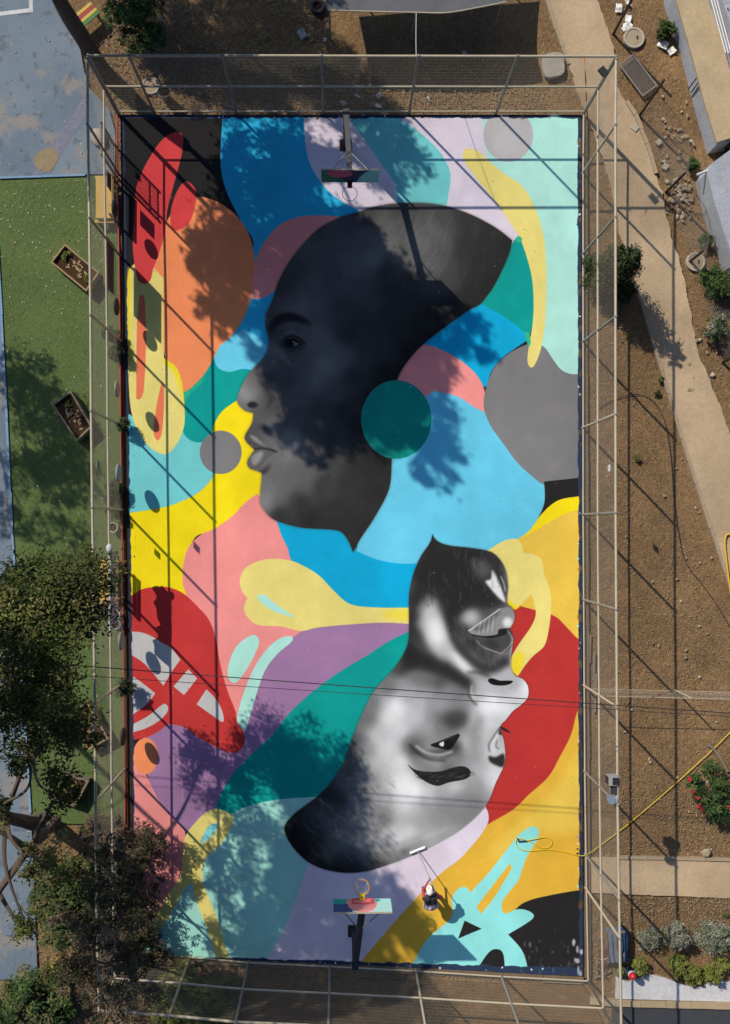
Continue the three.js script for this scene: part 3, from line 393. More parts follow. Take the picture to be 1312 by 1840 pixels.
kerbLine('path_kerb', [[1126, 183], [1141, 206], [1153, 237], [1166, 271], [1178, 313]], 0.13, 0.14, 0.55, M.kerb);
kerbLine('path_kerb', [[1108, 1540], [1200, 1541.5], [1320, 1544]], 0.1, 0.13, 0.9, M.kerb);
kerbLine('court_kerb', [[1050, 214], [1051, 700], [1053, 1200], [1056, 1752]], 0.17, 0.13, 1.4, M.kerbBrown);
kerbLine('court_kerb', [[240, 1722], [500, 1732], [760, 1744], [1048, 1760]], 0.18, 0.12, 1.4, M.kerbBrown);
struct('soil_strip', slab(px([[217, 208], [219.5, 208], [241.5, 1722], [231, 1722]]), 0.03, 0.1), M.soil);
// left side: worn blue play court, blue walk, artificial turf
const blueEdge = [[-3, 440], [8, 650], [18, 850], [22, 940], [36, 1150], [56, 1460], [62, 1600], [68, 1760]];
struct('blue_play_court', slab(px([[-420, -420], [60, -420], [100, -30], [118, 20], [143, 80], [152, 130], [162, 160], [196, 196], [208, 240], [206, 312], [150, 314], [0, 320], [-420, 340]]), 0.022, 0.12), M.blue);
struct('blue_walkway', slab(px([[-420, 430], ...blueEdge, [-420, 1760]]), 0.022, 0.12), M.blue);
struct('artificial_turf', slab(px([[-420, 341], [0, 322], [150, 317], [206, 315], [216, 460], [219, 764], [224, 1073], [226, 1250], [227, 1480], [56, 1480], ...blueEdge.slice(0, 6).reverse().map(([x, y]) => [x + 1, y]), [-420, 429]]), 0.018, 0.1), M.turf);
kerbLine('turf_kerb', [[0, 320.5], [80, 318], [154, 315]], 0.07, 0.12, 1.2, M.skyblue);
kerbLine('turf_kerb', blueEdge.slice(0, 6), 0.07, 0.12, 1.2, M.skyblue);
struct('court_line', slab(px([[-60, 26], [0, 22], [53, 15.5], [50, -60], [57, -60], [60, 22], [0, 29], [-60, 33]]), 0.026), M.white);
struct('lilac_stripe', slab(px([[152, 150], [157, 205], [105, 285], [92, 310], [60, 316], [90, 262], [130, 210], [146, 182]]), 0.026), worn('#8f8f9c', 0.9, 0.7, 0.004));
struct('sand_patch', slab(px(smooth([[66, 278], [86, 266], [102, 272], [104, 288], [90, 308], [72, 306], [62, 294]])), 0.030), worn('#b29c76', 0.95, 0.8, 0.01));
// bottom right: white membrane strip, kerb and road
struct('road', slab(px([[1100, 1806], [1600, 1812], [1600, 2050], [1100, 2050]]), 0.02, 0.1), M.asphalt);
struct('white_strip', slab(px(smooth([[1107, 1750, 1], [1130, 1764], [1165, 1752], [1195, 1757], [1230, 1770], [1262, 1774], [1285, 1762], [1330, 1768, 1], [1330, 1800, 1], [1106, 1794, 1]])), 0.03, 0.1), M.white);
kerbLine('road_kerb', [[1060, 1796], [1110, 1801], [1200, 1803.5], [1330, 1806]], 0.2, 0.16, 0.8, M.ledge);
struct('service_strip', slab(px([[440, 1752], [1050, 1772], [1090, 1850], [1090, 2000], [420, 2000], [425, 1830]]), 0.012, 0.08), new THREE.MeshStandardMaterial({ map: scaled(dirtTex, 5.3), color: srgb('#e0d6cc'), roughness: 1, bumpMap: scaled(dirtBump, 2.2), bumpScale: 0.012 }));

// ---------------------------------------------------------------- chain-link fences
const wireShape = (a, b, r) => { // a thin three-sided wire
  const d = b.clone().sub(a).normalize(), n = V(0, 1, 0).cross(d); if (n.lengthSq() < 1e-6) n.set(1, 0, 0); n.normalize(); const m = d.clone().cross(n), out = [];
  const ring = (p) => [0, 1, 2].map((k) => { const t = k * 2.0944; return p.clone().addScaledVector(n, Math.cos(t) * r).addScaledVector(m, Math.sin(t) * r); }), A = ring(a), B = ring(b);
  for (let k = 0; k < 3; k++) { const j = (k + 1) % 3; for (const q of [A[k], B[k], B[j], A[k], B[j], A[j]]) out.push(q.x, q.y, q.z); }
  return out;
};
function wires(segments, r) { const pos = []; for (const [a, b] of segments) pos.push(...wireShape(a, b, r)); const g = new THREE.BufferGeometry(); g.setAttribute('position', new THREE.Float32BufferAttribute(pos, 3)); g.computeVertexNormals(); g.setAttribute('uv', new THREE.Float32BufferAttribute(new Float32Array(pos.length / 3 * 2), 2)); return g; }
// diamond mesh on the patch P(s, t): s along in 0..len, t up in 0..high
function diamonds(P, len, high, pitch, lines = 0) {
  const seg = [];
  for (const dir of [1, -1]) for (let s = -high; s < len + high; s += pitch) {
    let a = [s, 0], b = [s + dir * high, high];
    const clip = (p, q) => { const out = [...p]; if (out[0] < 0) { const k = (0 - p[0]) / (q[0] - p[0]); out[0] = 0; out[1] = p[1] + k * (q[1] - p[1]); } if (out[0] > len) { const k = (len - p[0]) / (q[0] - p[0]); out[0] = len; out[1] = p[1] + k * (q[1] - p[1]); } return out; };
    if ((a[0] <= 0 && b[0] <= 0) || (a[0] >= len && b[0] >= len)) continue;
    const a2 = clip(a, b), b2 = clip(b, a); if (Math.abs(a2[1] - b2[1]) < 0.02) continue;
    seg.push([P(...a2), P(...b2)]);
  }
  if (lines) for (let t = lines; t < high - 0.02; t += lines) seg.push([P(0, t), P(len, t)]);
  return seg;
}
const FH = 4.0;
function fenceRun(label, stations, opts = {}) { // stations: post feet along the run
  const feet = px(stations), f = thing('chain_link_fence', label, 'fence', V(0, 0, 0), 0, null), top = opts.high ?? FH;
  const R = opts.r ?? 0.04;
  for (let i = 0; i < feet.length; i++) {
    const a = feet[i];
    if (!(opts.skipFirst && i === 0)) { const R = Math.max(opts.r ?? 0.04, 0.026), m = opts.postMat?.(i) ?? (i % 3 === 1 ? M.pipe : M.pipeGrey); const po = part(f, 'post', rod(V(a.x, -0.3, a.z), V(a.x, top + 0.03, a.z), R, 10), m); part(po, 'post_cap', new THREE.SphereGeometry(R * 1.25, 8, 6).scale(1, 0.6, 1).translate(a.x, top + 0.04, a.z), M.pipeGrey); }
    if (i === feet.length - 1) break;
    const b = feet[i + 1], d = b.clone().sub(a), len = d.length(); d.normalize();
    const at2 = (s, t) => V(a.x + d.x * s, t, a.z + d.z * s);
    const wob = () => rr(-0.008, 0.008);
    part(f, 'top_rail', rod(V(a.x, top + wob(), a.z), V(b.x, top + wob(), b.z), R, 10), opts.railMat ?? M.pipe);
    if (top > 2.5) part(f, 'middle_rail', rod(V(a.x, top / 2 + wob(), a.z), V(b.x, top / 2 + wob(), b.z), R * 0.85, 10), opts.railMat ?? M.pipe);
    part(f, 'bottom_rail', rod(V(a.x, 0.16, a.z), V(b.x, 0.16, b.z), R * 0.75, 8), opts.lowMat ?? M.pipe);
    if (!opts.open?.includes(i)) { const g = part(f, 'wire_mesh', wires(diamonds((s, t) => at2(s, t + 0.18), len, top - 0.2, 0.095, 0.2), opts.wire ?? 0.0013), M.wireTan); g.userData.kind = 'stuff'; }
  }
  return f;
}
fenceRun('tall chain link fence between the painted court and the dirt slope beside the concrete path', [[1047, 208], [1046, 312], [1046, 458], [1046, 615], [1046, 769], [1046, 924.5], [1047, 1077], [1048, 1231], [1049, 1385], [1051, 1534], [1052, 1595], [1055, 1759]]);
fenceRun('tall chain link fence behind the black hoop arm, facing the grey shade canopy', [[214, 208], [278, 208], [425, 209], [581, 207], [735, 205], [891, 199.5], [1047, 208]].map(([x, y], i) => [x, i === 6 || i === 0 ? 204 : 204]), { postMat: (i) => (i === 0 || i === 6 ? M.pipe : M.pipeGrey) });
fenceRun('tall chain link fence with a red bottom rail between turf and painted court', [[213, 208], [213, 312], [216, 460], [218, 613], [219, 764], [221, 916], [223, 1073], [225, 1225], [226, 1380], [228, 1535], [232, 1708]], { lowMat: M.red, postMat: (i) => (i < 3 ? M.pipeGrey : M.pipe) });
fenceRun('tall chain link fence along the brown service strip behind the painted backboard', [[232, 1708], [342, 1716], [447, 1726], [593, 1733], [747, 1741], [900, 1751], [1055, 1759]], { skipFirst: true });
fenceRun('low chain link fence running off the tall fence across the dirt slope', [[1056, 1236], [1213, 1240], [1370, 1244]], { high: 1.6, r: 0.012, skipFirst: true, wire: 0.0009 });
{ // narrow bar gate in the turf side fence
  const a = at(206, 262), b = at(207, 316), g = thing('bar_gate', 'narrow grey gate of upright bars standing beside the fence corner by the blue court', 'gate', V(0, 0, 0));
  const lerp = (t, y) => V(a.x + (b.x - a.x) * t, y, a.z + (b.z - a.z) * t);
  for (const t of [0, 1]) part(g, 'gate_post', rod(lerp(t, -0.2), lerp(t, 2.0), 0.04, 8), M.pipeGrey);
  for (const y of [0.25, 1.55, 1.9]) part(g, 'cross_rail', rod(lerp(0, y), lerp(1, y), 0.026, 8), M.pipeGrey);
  for (let i = 1; i < 9; i++) part(g, 'bar', rod(lerp(i / 9, 0.25), lerp(i / 9, 1.9), 0.012, 6), M.pipeGrey);
  part(g, 'lock_plate', box(0.03, 0.2, 0.16, a.x + 0.01, 1.05, (a.z * 0.75 + b.z * 0.25)), M.black);
}
// ---------------------------------------------------------------- trees and shrubs
const leafMat = new THREE.MeshPhysicalMaterial({ vertexColors: true, roughness: 0.8, specularIntensity: 0.35 });
// leaf-sized faces gathered in clumps inside balls [x, y, z, r]
function leaves(balls, density, len, wid, tints, fall = 0.3, clump = 1) {
  const pos = [], nor = [], col = [], idx = [], q = new THREE.Quaternion(), e = new THREE.Euler(), a = V(), c = new THREE.Color();
  for (const [bx, by, bz, r, k = 1] of balls) {
    const clumps = Math.max(4, Math.round(density * k * r * r));
    for (let i = 0; i < clumps; i++) {
      const u = V(gauss(), gauss() * 0.85, gauss()), l = u.length(); if (l > 1e-4) u.multiplyScalar(Math.pow(rnd(), 0.45) * r / l); const cr = rr(0.14, 0.34) * Math.min(1, r * 0.8 + 0.12) * clump, n = Math.round(rr(22, 40) * clump * clump);
      const tint = tints[Math.floor(rnd() * tints.length)], tv = rr(0.7, 1.3) * (0.85 + 0.3 * hash(Math.round(bx * 9), Math.round(bz * 9), 3));
      for (let j = 0; j < n; j++) {
        const px = bx + u.x + gauss() * cr, py = Math.max(0.05, by + u.y + gauss() * cr * 0.8), pz = bz + u.z + gauss() * cr, L = len * rr(0.6, 1.3), W = wid * rr(0.7, 1.2);
        q.setFromEuler(e.set(rr(-0.9, 0.9) - fall, rr(0, 6.283), rr(-0.9, 0.9)));
        const base = pos.length / 3, nn = V(0, 1, 0).applyQuaternion(q);
        for (const [x, y, z] of [[0, 0, -L / 2], [W / 2, 0.15 * W, 0], [0, 0, L / 2], [-W / 2, 0.15 * W, 0]]) { a.set(x, y, z).applyQuaternion(q); pos.push(px + a.x, py + a.y, pz + a.z); nor.push(nn.x, nn.y, nn.z); }
        const v = tv * rr(0.8, 1.2); for (let m = 0; m < 4; m++) col.push(tint[0] * v, tint[1] * v, tint[2] * v);
        idx.push(base, base + 2, base + 1, base, base + 3, base + 2);
      }
    }
  }
  const g = new THREE.BufferGeometry(); g.setIndex(idx);
  g.setAttribute('position', new THREE.Float32BufferAttribute(pos, 3)); g.setAttribute('normal', new THREE.Float32BufferAttribute(nor, 3)); g.setAttribute('color', new THREE.Float32BufferAttribute(col, 3));
  return g;
}
const OLIVE = [[0.085, 0.098, 0.03], [0.11, 0.115, 0.038], [0.06, 0.08, 0.024], [0.15, 0.13, 0.055]], GREENS = [[0.05, 0.09, 0.025], [0.075, 0.115, 0.03], [0.04, 0.07, 0.022]], LIME = [[0.17, 0.19, 0.035], [0.2, 0.2, 0.05], [0.12, 0.15, 0.03]], DARK = [[0.035, 0.045, 0.018], [0.05, 0.052, 0.022], [0.075, 0.06, 0.035]], SILVER = [[0.2, 0.2, 0.14], [0.25, 0.24, 0.18], [0.16, 0.18, 0.1]], DRY = [[0.12, 0.085, 0.05], [0.09, 0.06, 0.035], [0.16, 0.12, 0.07]];
function limb(points, r0, r1) { // tapered bent limb
  const c = new THREE.CatmullRomCurve3(points), g = new THREE.TubeGeometry(c, 14, 1, 9), p = g.attributes.position, v = V();
  for (let i = 0; i <= 14; i++) { const o = c.getPointAt(i / 14), r = r0 + (r1 - r0) * (i / 14); for (let j = 0; j <= 9; j++) { const k = i * 10 + j; v.fromBufferAttribute(p, k).sub(o).multiplyScalar(r * (1 + 0.12 * Math.sin(j * 2.1 + i * 0.7))).add(o); p.setXYZ(k, v.x, v.y, v.z); } }
  g.computeVertexNormals(); return g;
}
function tree(label, foot, fork, balls, density, tints, r0, bark, group, leaf = [0.15, 0.06], clump = 1) {
  const t = thing('tree', label, 'tree', V(0, 0, 0), 0, group);
  const tr = part(t, 'trunk', limb([foot.clone().setY(-0.2), foot.clone().lerp(fork, 0.4).add(V(rr(-0.15, 0.15), 0, rr(-0.15, 0.15))), fork], r0, r0 * 0.6), bark);
  const nodes = [fork], done = [];
  for (const b of [...balls].sort((p, q) => p[1] - q[1])) { // every bough springs from the nearest lower one
    const c = V(b[0], b[1], b[2]); let from = fork, best = c.distanceTo(fork) * 0.75; for (const n of done) { const d = c.distanceTo(n); if (n.y < c.y - 0.2 && d < best) { best = d; from = n; } }
    const mid = from.clone().lerp(c, 0.5).add(V(rr(-0.35, 0.35), rr(-0.1, 0.4), rr(-0.35, 0.35))), thick = from === fork ? r0 * 0.3 : r0 * 0.2; done.push(c);
    part(tr, 'limb', limb([from.clone().add(V(0, -0.06, 0)), mid, c], thick, 0.02), bark);
    for (let k = 0; k < 5; k++) part(tr, 'twig', limb([c.clone().lerp(mid, 0.4), c.clone().add(V(gauss() * 0.3, gauss() * 0.3, gauss() * 0.3)), c.clone().add(V(gauss() * b[3] * 0.8, gauss() * b[3] * 0.6, gauss() * b[3] * 0.8))], 0.022, 0.005), bark);
  }
  part(t, 'crown', leaves(balls, density, leaf[0], leaf[1], tints, 0.3, clump), leafMat);
  return t;
}
const ball = (sx, sy, h, r, k) => { const c = caster(sx, sy, h); return [c.x, c.y, c.z, r, k]; };
// the tall tree at the corner of the blue court, whose crown shades the upper half of the painting
tree('tall tree with a thick bare leaning trunk at the edge of the blue play court', at(182, 122), at(168, 96).add(V(-0.5, 4.6, -0.6)), [ball(485, 345, 7, 1.6), ball(545, 275, 7.4, 1.0), ball(600, 300, 7.9, 0.6, 0.6), ball(418, 470, 8.6, 1.5), ball(405, 560, 9.2, 0.8, 0.8), ball(690, 262, 8, 1.3, 0.8), ball(590, 480, 9.3, 2.1), ball(540, 600, 11, 1.9), ball(680, 545, 10.2, 1.8), ball(610, 700, 12.2, 1.9), ball(720, 640, 11, 1.5), ball(740, 740, 11.8, 1.3), ball(830, 610, 11.6, 0.9, 0.6), ball(540, 780, 10.8, 0.9, 0.7), ball(790, 830, 12.6, 0.9, 0.6), ball(640, 450, 8.8, 1.0)], 62, OLIVE, 0.3, M.barkGrey, null, [0.19, 0.085], 1.2);
tree('broad olive green tree standing over the turf and the wooden planters', at(88, 1474), at(92, 1440).add(V(-0.3, 3.6, -0.6)), [ball(565, 1385, 8, 1.4), ball(480, 1345, 7, 1.1), ball(600, 1470, 9, 1.4), ball(372, 1362, 5, 0.7), ball(430, 1400, 6.4, 0.6), ball(612, 1590, 9.2, 1.0, 0.6), ball(700, 1640, 10.3, 0.9, 0.6), ball(530, 1640, 7.4, 0.7, 0.6), ball(410, 1690, 5.6, 0.7, 0.6), ball(560, 1540, 8.5, 0.9, 0.6), ball(412, 1535, 6, 0.7, 0.6), ball(330, 1600, 5.4, 0.6, 0.6), ball(440, 1487, 7, 0.8, 0.7), ball(477, 1500, 6.2, 0.5, 0.5), ball(300, 1760, 4.2, 0.6, 0.6), ball(395, 1420, 6.8, 0.8, 0.7)], 42, [[0.055, 0.08, 0.017], [0.095, 0.105, 0.024], [0.125, 0.108, 0.036], [0.03, 0.046, 0.012], [0.07, 0.08, 0.02]], 0.26, M.barkGrey, null, [0.12, 0.052], 1.6);
tree('unseen very tall tree added beyond the blue walkway to shade the lower half of the painting', at(-140, 1060), at(-142, 1050).add(V(0, 6.5, 0)), [ball(590, 1590, 12, 1.4), ball(520, 1640, 10.6, 1.4), ball(620, 1690, 12.2, 1.3), ball(700, 1650, 13.4, 1.2), ball(440, 1600, 9.6, 1.1, 0.6), ball(550, 1530, 11.5, 1.2), ball(460, 1690, 9.8, 1.1, 0.7), ball(765, 1690, 14.2, 0.7, 0.6), ball(560, 1790, 11.5, 1.6), ball(670, 1800, 13, 1.6), ball(480, 1810, 10, 1.4), ball(740, 1790, 14, 1), ball(650, 1590, 12.8, 0.9, 0.7), ball(540, 1400, 11, 1.0, 0.6)], 42, OLIVE, 0.34, M.barkGrey, null, [0.18, 0.08], 1.2);  // added out of view to deepen the shade, so the olive tree stays sparse
tree('tree beyond the blue walkway throwing its shadow over the turf', at(-250, 420), at(-252, 410).add(V(0, 3.6, 0)), [ball(40, 680, 6.5, 1.0), ball(100, 770, 7.2, 1.2), ball(115, 850, 7.8, 1.1), ball(60, 850, 7.2, 0.9, 0.7), ball(30, 930, 7.2, 0.8, 0.6), ball(120, 960, 8.2, 0.7, 0.6)], 60, OLIVE, 0.22, M.barkGrey);
tree('tree behind the tall fence shading the leaf litter', at(60, -260), at(58, -262).add(V(0, 3.4, 0)), [ball(300, 60, 6.5, 1.3), ball(420, 70, 7.6, 1.7), ball(520, 120, 8.4, 1.6), ball(380, 150, 7.2, 1.2, 0.8), ball(620, 150, 9, 1.3, 0.9), ball(500, 10, 8, 1.5), ball(460, 165, 8, 0.9)], 95, OLIVE, 0.24, M.barkGrey);

{ // heavy bare boughs of that tree reaching over the blue walkway
  const tr = scene.children.filter((o) => o.userData.category === 'tree')[1].children[0];
  for (const [p, r] of [[[[100, 1475, 0.8], [78, 1500, 2.4], [52, 1525, 3.4], [28, 1560, 3.8], [-20, 1625, 4.2]], 0.17], [[[58, 1520, 3.2], [40, 1518, 3.9], [20, 1505, 4.2], [-25, 1480, 4.6]], 0.11], [[[62, 1512, 3.0], [70, 1490, 4.2], [95, 1440, 5.2]], 0.1], [[[-10, 1590, 3.6], [20, 1640, 3.9], [60, 1690, 4.0]], 0.07]]) part(tr, 'limb', limb(p.map((q) => at(...q)), r, r * 0.5), M.barkGrey);
}
const seen = (ix, iy, h, r, k) => { const c = at(ix, iy, h); return [c.x, c.y, c.z, r, k]; };
tree('dark leaved tree hanging over the fence at the court corner', at(190, 1650), at(195, 1640).add(V(0, 2.6, 0)), [seen(205, 1530, 4.8, 0.6), seen(185, 1590, 5, 0.75), seen(215, 1640, 4.9, 0.8), seen(165, 1680, 5, 0.75), seen(225, 1725, 4.7, 0.7), seen(140, 1750, 4.6, 0.7), seen(260, 1590, 4.3, 0.55), seen(190, 1800, 4.6, 0.7), seen(110, 1640, 4.8, 0.4)], 60, DARK.concat(DRY), 0.13, M.bark, null, [0.12, 0.045]);

function shrub(name, label, ix, iy, r, h, tints, o = {}) { // a bush whose top shows at (ix, iy) on the photograph
  const foot = at(ix, iy, h * 0.75), t = thing(name, label, o.category ?? 'bush', V(foot.x, 0, foot.z), 0, o.group);
  const balls = o.balls ?? [[0, h * 0.55, 0, r], [rr(-0.5, 0.5) * r, h * 0.72, rr(-0.5, 0.5) * r, r * 0.6], [rr(-0.6, 0.6) * r, h * 0.4, rr(-0.6, 0.6) * r, r * 0.7]];
  for (let i = 0; i < 4; i++) { const b = balls[i % balls.length]; part(t, 'stem', limb([V(rr(-0.05, 0.05), -0.1, rr(-0.05, 0.05)), V(b[0] * 0.4, b[1] * 0.4, b[2] * 0.4), V(b[0] + rr(-0.3, 0.3) * r, b[1], b[2] + rr(-0.3, 0.3) * r)], 0.025, 0.008), M.bark); }
  part(t, 'foliage', leaves(balls, (o.density ?? 26) * 9, o.len ?? 0.1, o.wid ?? 0.045, tints), leafMat);
  if (o.flowers) for (const [fx, fz] of o.flowers) part(t, 'blossom_cluster', leaves([[fx, h * 0.85, fz, 0.06, 1]], 900, 0.045, 0.04, [[0.5, 0.03, 0.05], [0.6, 0.06, 0.07]]), leafMat);
  return t;
}
// conifer by the path, just outside the fence
shrub('conifer', 'bushy dark green conifer between the tall fence and the concrete path', 1119, 470, 0.6, 3.4, [[0.05, 0.07, 0.022], [0.075, 0.095, 0.03], [0.04, 0.05, 0.02]], { category: 'tree', density: 24, balls: [[0, 0.7, 0, 0.75], [0.1, 1.4, 0, 0.75], [-0.05, 2.1, 0.05, 0.6], [0.1, 2.7, -0.1, 0.42], [0.05, 3.2, 0, 0.25], [-0.5, 1.1, -0.2, 0.45], [0.4, 1.0, 0.5, 0.45]] });
shrub('flowering_shrub', 'green shrub with hanging red blossoms growing on the dirt slope', 1272, 1425, 0.5, 0.9, GREENS, { density: 16, balls: [[-0.45, 0.5, -0.35, 0.3], [-0.2, 0.6, 0, 0.33], [0.1, 0.65, 0.3, 0.42], [0.45, 0.6, -0.2, 0.4], [0.75, 0.55, 0.35, 0.4], [0.5, 0.5, 0.7, 0.35], [0.2, 0.5, -0.75, 0.3]], flowers: [[-0.62, -0.5], [-0.5, -0.05], [-0.4, 0.15], [-0.32, 0.38], [-0.28, 0.5], [0.62, 0.45]] });
for (const [x, y, r, h, what] of [[1170, 1689, 0.36, 0.8, 'smallest silvery grey clipped shrub of its row, next to the folded tarpaulins'], [1218, 1686, 0.43, 1.0, 'middle one of the three silvery grey clipped shrubs above the white strip'], [1283, 1688, 0.55, 1.0, 'widest silvery grey clipped shrub of the row above the white strip']]) shrub('grey_shrub', what, x, y, r, h, SILVER, { density: 30, len: 0.06, wid: 0.035, group: 'silvery clipped shrubs' });
for (const [x, y, r, h] of [[1152, 1739, 0.24, 0.5], [1222, 1739, 0.34, 0.5], [1246, 1755, 0.3, 0.5], [1284, 1752, 0.32, 0.5], [1116, 1750, 0.16, 0.45], [1300, 1736, 0.22, 0.5]]) shrub('green_shrub', 'low yellow green shrub at the edge of the white strip', x, y, r, h, LIME, { density: 40, len: 0.08, wid: 0.04, group: 'low shrubs along the white strip' });
shrub('round_bush', 'dense round green bush beside the collapsed wire fence', 1300, 505, 0.55, 1.1, GREENS, { density: 28, len: 0.07 });
shrub('round_bush', 'thin grey green bush under the sagging wire mesh', 1288, 588, 0.5, 0.8, SILVER.concat(GREENS), { density: 12, len: 0.07 });
shrub('round_bush', 'small round green bush on the slope below the grey stucco house', 1271, 431, 0.24, 0.5, GREENS, { density: 30, len: 0.06 });
shrub('weed', 'small dark green weed on rubble at the foot of the stucco wall', 1246, 293, 0.22, 0.35, GREENS, { density: 40, len: 0.07 });
shrub('weed', 'dark green weed clump beside the square drain below the wall', 1201, 48, 0.3, 0.5, GREENS, { density: 40, len: 0.08 });
for (const [x, y] of [[1288, 401], [1304, 470], [1182, 705], [1188, 682], [1145, 824], [1305, 1645], [1085, 470]]) shrub('weed', 'tiny tuft of weed on bare brown dirt', x, y, 0.08, 0.12, OLIVE, { density: 45, len: 0.05, group: 'weeds on the dirt' });
shrub('tall_bush', 'leafy green bush outside the fence next to the leaning trunk', 238, 36, 0.75, 1.8, GREENS, { density: 14, len: 0.12, balls: [[-0.5, 1.1, -0.4, 0.55], [0.1, 1.3, -0.2, 0.6], [0.5, 1.0, 0.3, 0.5], [0.3, 0.9, -0.9, 0.6], [-0.2, 0.8, 0.4, 0.4]] });
for (const [x, y, r, h] of [[198, 600, 0.26, 0.9], [206, 628, 0.22, 0.8], [219, 764, 0.2, 0.9], [203, 878, 0.26, 0.7], [196, 895, 0.2, 0.7], [222, 1240, 0.28, 1.1], [200, 918, 0.2, 0.8]]) shrub('fence_plant', 'spiky potted plant growing up against the red rail of the turf side fence', x, y, r, h, DARK.concat(GREENS), { density: 40, len: 0.16, wid: 0.03, group: 'plants along the turf side fence' });
for (const [x, y, r, h] of [[318, 1770, 0.6, 1.6], [345, 1815, 0.7, 1.6], [392, 1790, 0.6, 1.4], [380, 1835, 0.7, 1.5], [300, 1835, 0.6, 1.4]]) shrub('wild_shrub', 'feathery light green shrub outside the lower fence', x, y, r, h, LIME.concat(OLIVE), { density: 16, len: 0.13, wid: 0.025, group: 'feathery shrubs outside the fence' });
for (const [x, y, r, h] of [[95, 1600, 0.9, 2.0], [150, 1585, 0.8, 1.8], [110, 1665, 0.8, 1.6], [200, 1650, 0.7, 1.6], [50, 1790, 0.9, 1.8], [20, 1835, 0.8, 1.6], [100, 1820, 0.7, 1.4]]) shrub('wild_shrub', 'loose green shrub in the overgrown corner below the turf', x, y, r, h, GREENS.concat(OLIVE), { density: 9, len: 0.14, wid: 0.05, group: 'shrubs in the overgrown corner' });
for (const [x, y, r, h] of [[258, 1530, 0.75, 2.4], [205, 1560, 0.8, 2.0], [240, 1660, 0.8, 2.0], [262, 1720, 0.7, 1.6], [215, 1760, 0.8, 1.6], [180, 1720, 0.7, 1.4], [240, 1810, 0.8, 1.4], [160, 1790, 0.6, 1.2], [180, 1500, 0.7, 1.8], [130, 1740, 0.6, 1.2]]) shrub('dry_brush', 'dark half dry brush tangled over the court corner', x, y, r, h, DARK.concat(DRY), { density: 8, len: 0.13, wid: 0.035, group: 'dry brush at the court corner' });

// what lies loose on the ground and cannot be counted
function scatter(name, count, geo, material, zones, colors, size, lift = 0.01, flat = true) {
  const m = new THREE.InstancedMesh(geo, material, count), d = new THREE.Object3D(), c = new THREE.Color();
  const total = zones.reduce((s, z) => s + z[4], 0);
  for (let i = 0; i < count; i++) {
    let k = rnd() * total, z = zones[0]; for (const q of zones) { if ((k -= q[4]) <= 0) { z = q; break; } }
    const p = at(rr(z[0], z[1]), rr(z[2], z[3])); d.position.set(p.x, lift + rr(0, 0.012), p.z); d.rotation.set(flat ? rr(-0.4, 0.4) : rr(0, 6), rr(0, 6.28), flat ? rr(-0.4, 0.4) : rr(0, 6)); const s = rr(size[0], size[1]); d.scale.set(s, s * rr(0.6, 1), s * rr(0.7, 1.3)); d.updateMatrix(); m.setMatrixAt(i, d.matrix);
    const t = colors[Math.floor(rnd() * colors.length)], v = rr(0.75, 1.2); m.setColorAt(i, c.setRGB(t[0] * v, t[1] * v, t[2] * v));
  }
  m.name = name; m.userData.kind = 'stuff'; m.userData.label = ({ dry_leaf_litter: 'dry tan leaf litter and wood chips strewn over the dirt', pebbles: 'pale pebbles scattered over the bare brown dirt', fallen_leaves: 'fallen eucalyptus leaves strewn on turf and blue court', turf_blades: 'short green plastic blades of the artificial turf' })[name];
  m.userData.category = ({ dry_leaf_litter: 'leaf litter', pebbles: 'pebbles', fallen_leaves: 'leaves', turf_blades: 'grass' })[name]; shade(m); scene.add(m); return m;
}
const leafGeo = new THREE.BufferGeometry(); leafGeo.setAttribute('position', new THREE.Float32BufferAttribute([0, 0, -0.5, 0.16, 0.05, 0, 0, 0, 0.5, -0.16, 0.05, 0], 3)); leafGeo.setIndex([0, 2, 1, 0, 3, 2]); leafGeo.computeVertexNormals();
const stoneGeo = new THREE.IcosahedronGeometry(0.5, 0);
const looseMat = new THREE.MeshStandardMaterial({ color: 0xffffff, roughness: 1 });
scatter('dry_leaf_litter', 16000, leafGeo, looseMat, [[190, 600, 110, 203, 6], [600, 980, 150, 200, 2.5], [190, 590, -40, 110, 7], [140, 215, 60, 320, 1.6], [0, 205, 300, 330, 0.4], [60, 240, 1490, 1840, 4], [240, 420, 1725, 1840, 2.5], [1056, 1105, 1640, 1780, 0.6], [1110, 1312, 1612, 1680, 2], [1110, 1312, 1380, 1540, 1.6], [440, 1050, 1748, 1775, 1.2]], [[0.36, 0.26, 0.15], [0.44, 0.33, 0.2], [0.24, 0.16, 0.09], [0.3, 0.22, 0.13]].map((c) => c.map((v) => v * 0.8)), [0.05, 0.11], 0.0);
scatter('pebbles', 5200, stoneGeo, looseMat, [[1056, 1110, 320, 1640, 2.2], [1110, 1180, 560, 1540, 4], [1180, 1260, 930, 1540, 3.4], [1250, 1312, 1070, 1540, 2], [1110, 1230, 0, 330, 3], [1160, 1300, 280, 560, 3], [1240, 1312, 560, 760, 1], [600, 980, 110, 200, 1.2], [960, 1050, 0, 200, 0.8], [1110, 1312, 1610, 1760, 1.3], [440, 1050, 1750, 1840, 1]], [[0.34, 0.25, 0.16], [0.46, 0.37, 0.26], [0.2, 0.13, 0.08], [0.28, 0.2, 0.12]], [0.012, 0.042], -0.02, false);
scatter('fallen_leaves', 560, leafGeo, looseMat, [[0, 205, 325, 470, 3], [10, 205, 470, 900, 3], [30, 210, 900, 1450, 1.2], [0, 150, 0, 318, 0.8], [0, 60, 1480, 1700, 0.6]], [[0.42, 0.34, 0.24], [0.5, 0.44, 0.34], [0.3, 0.2, 0.12]], [0.05, 0.12], 0.03);
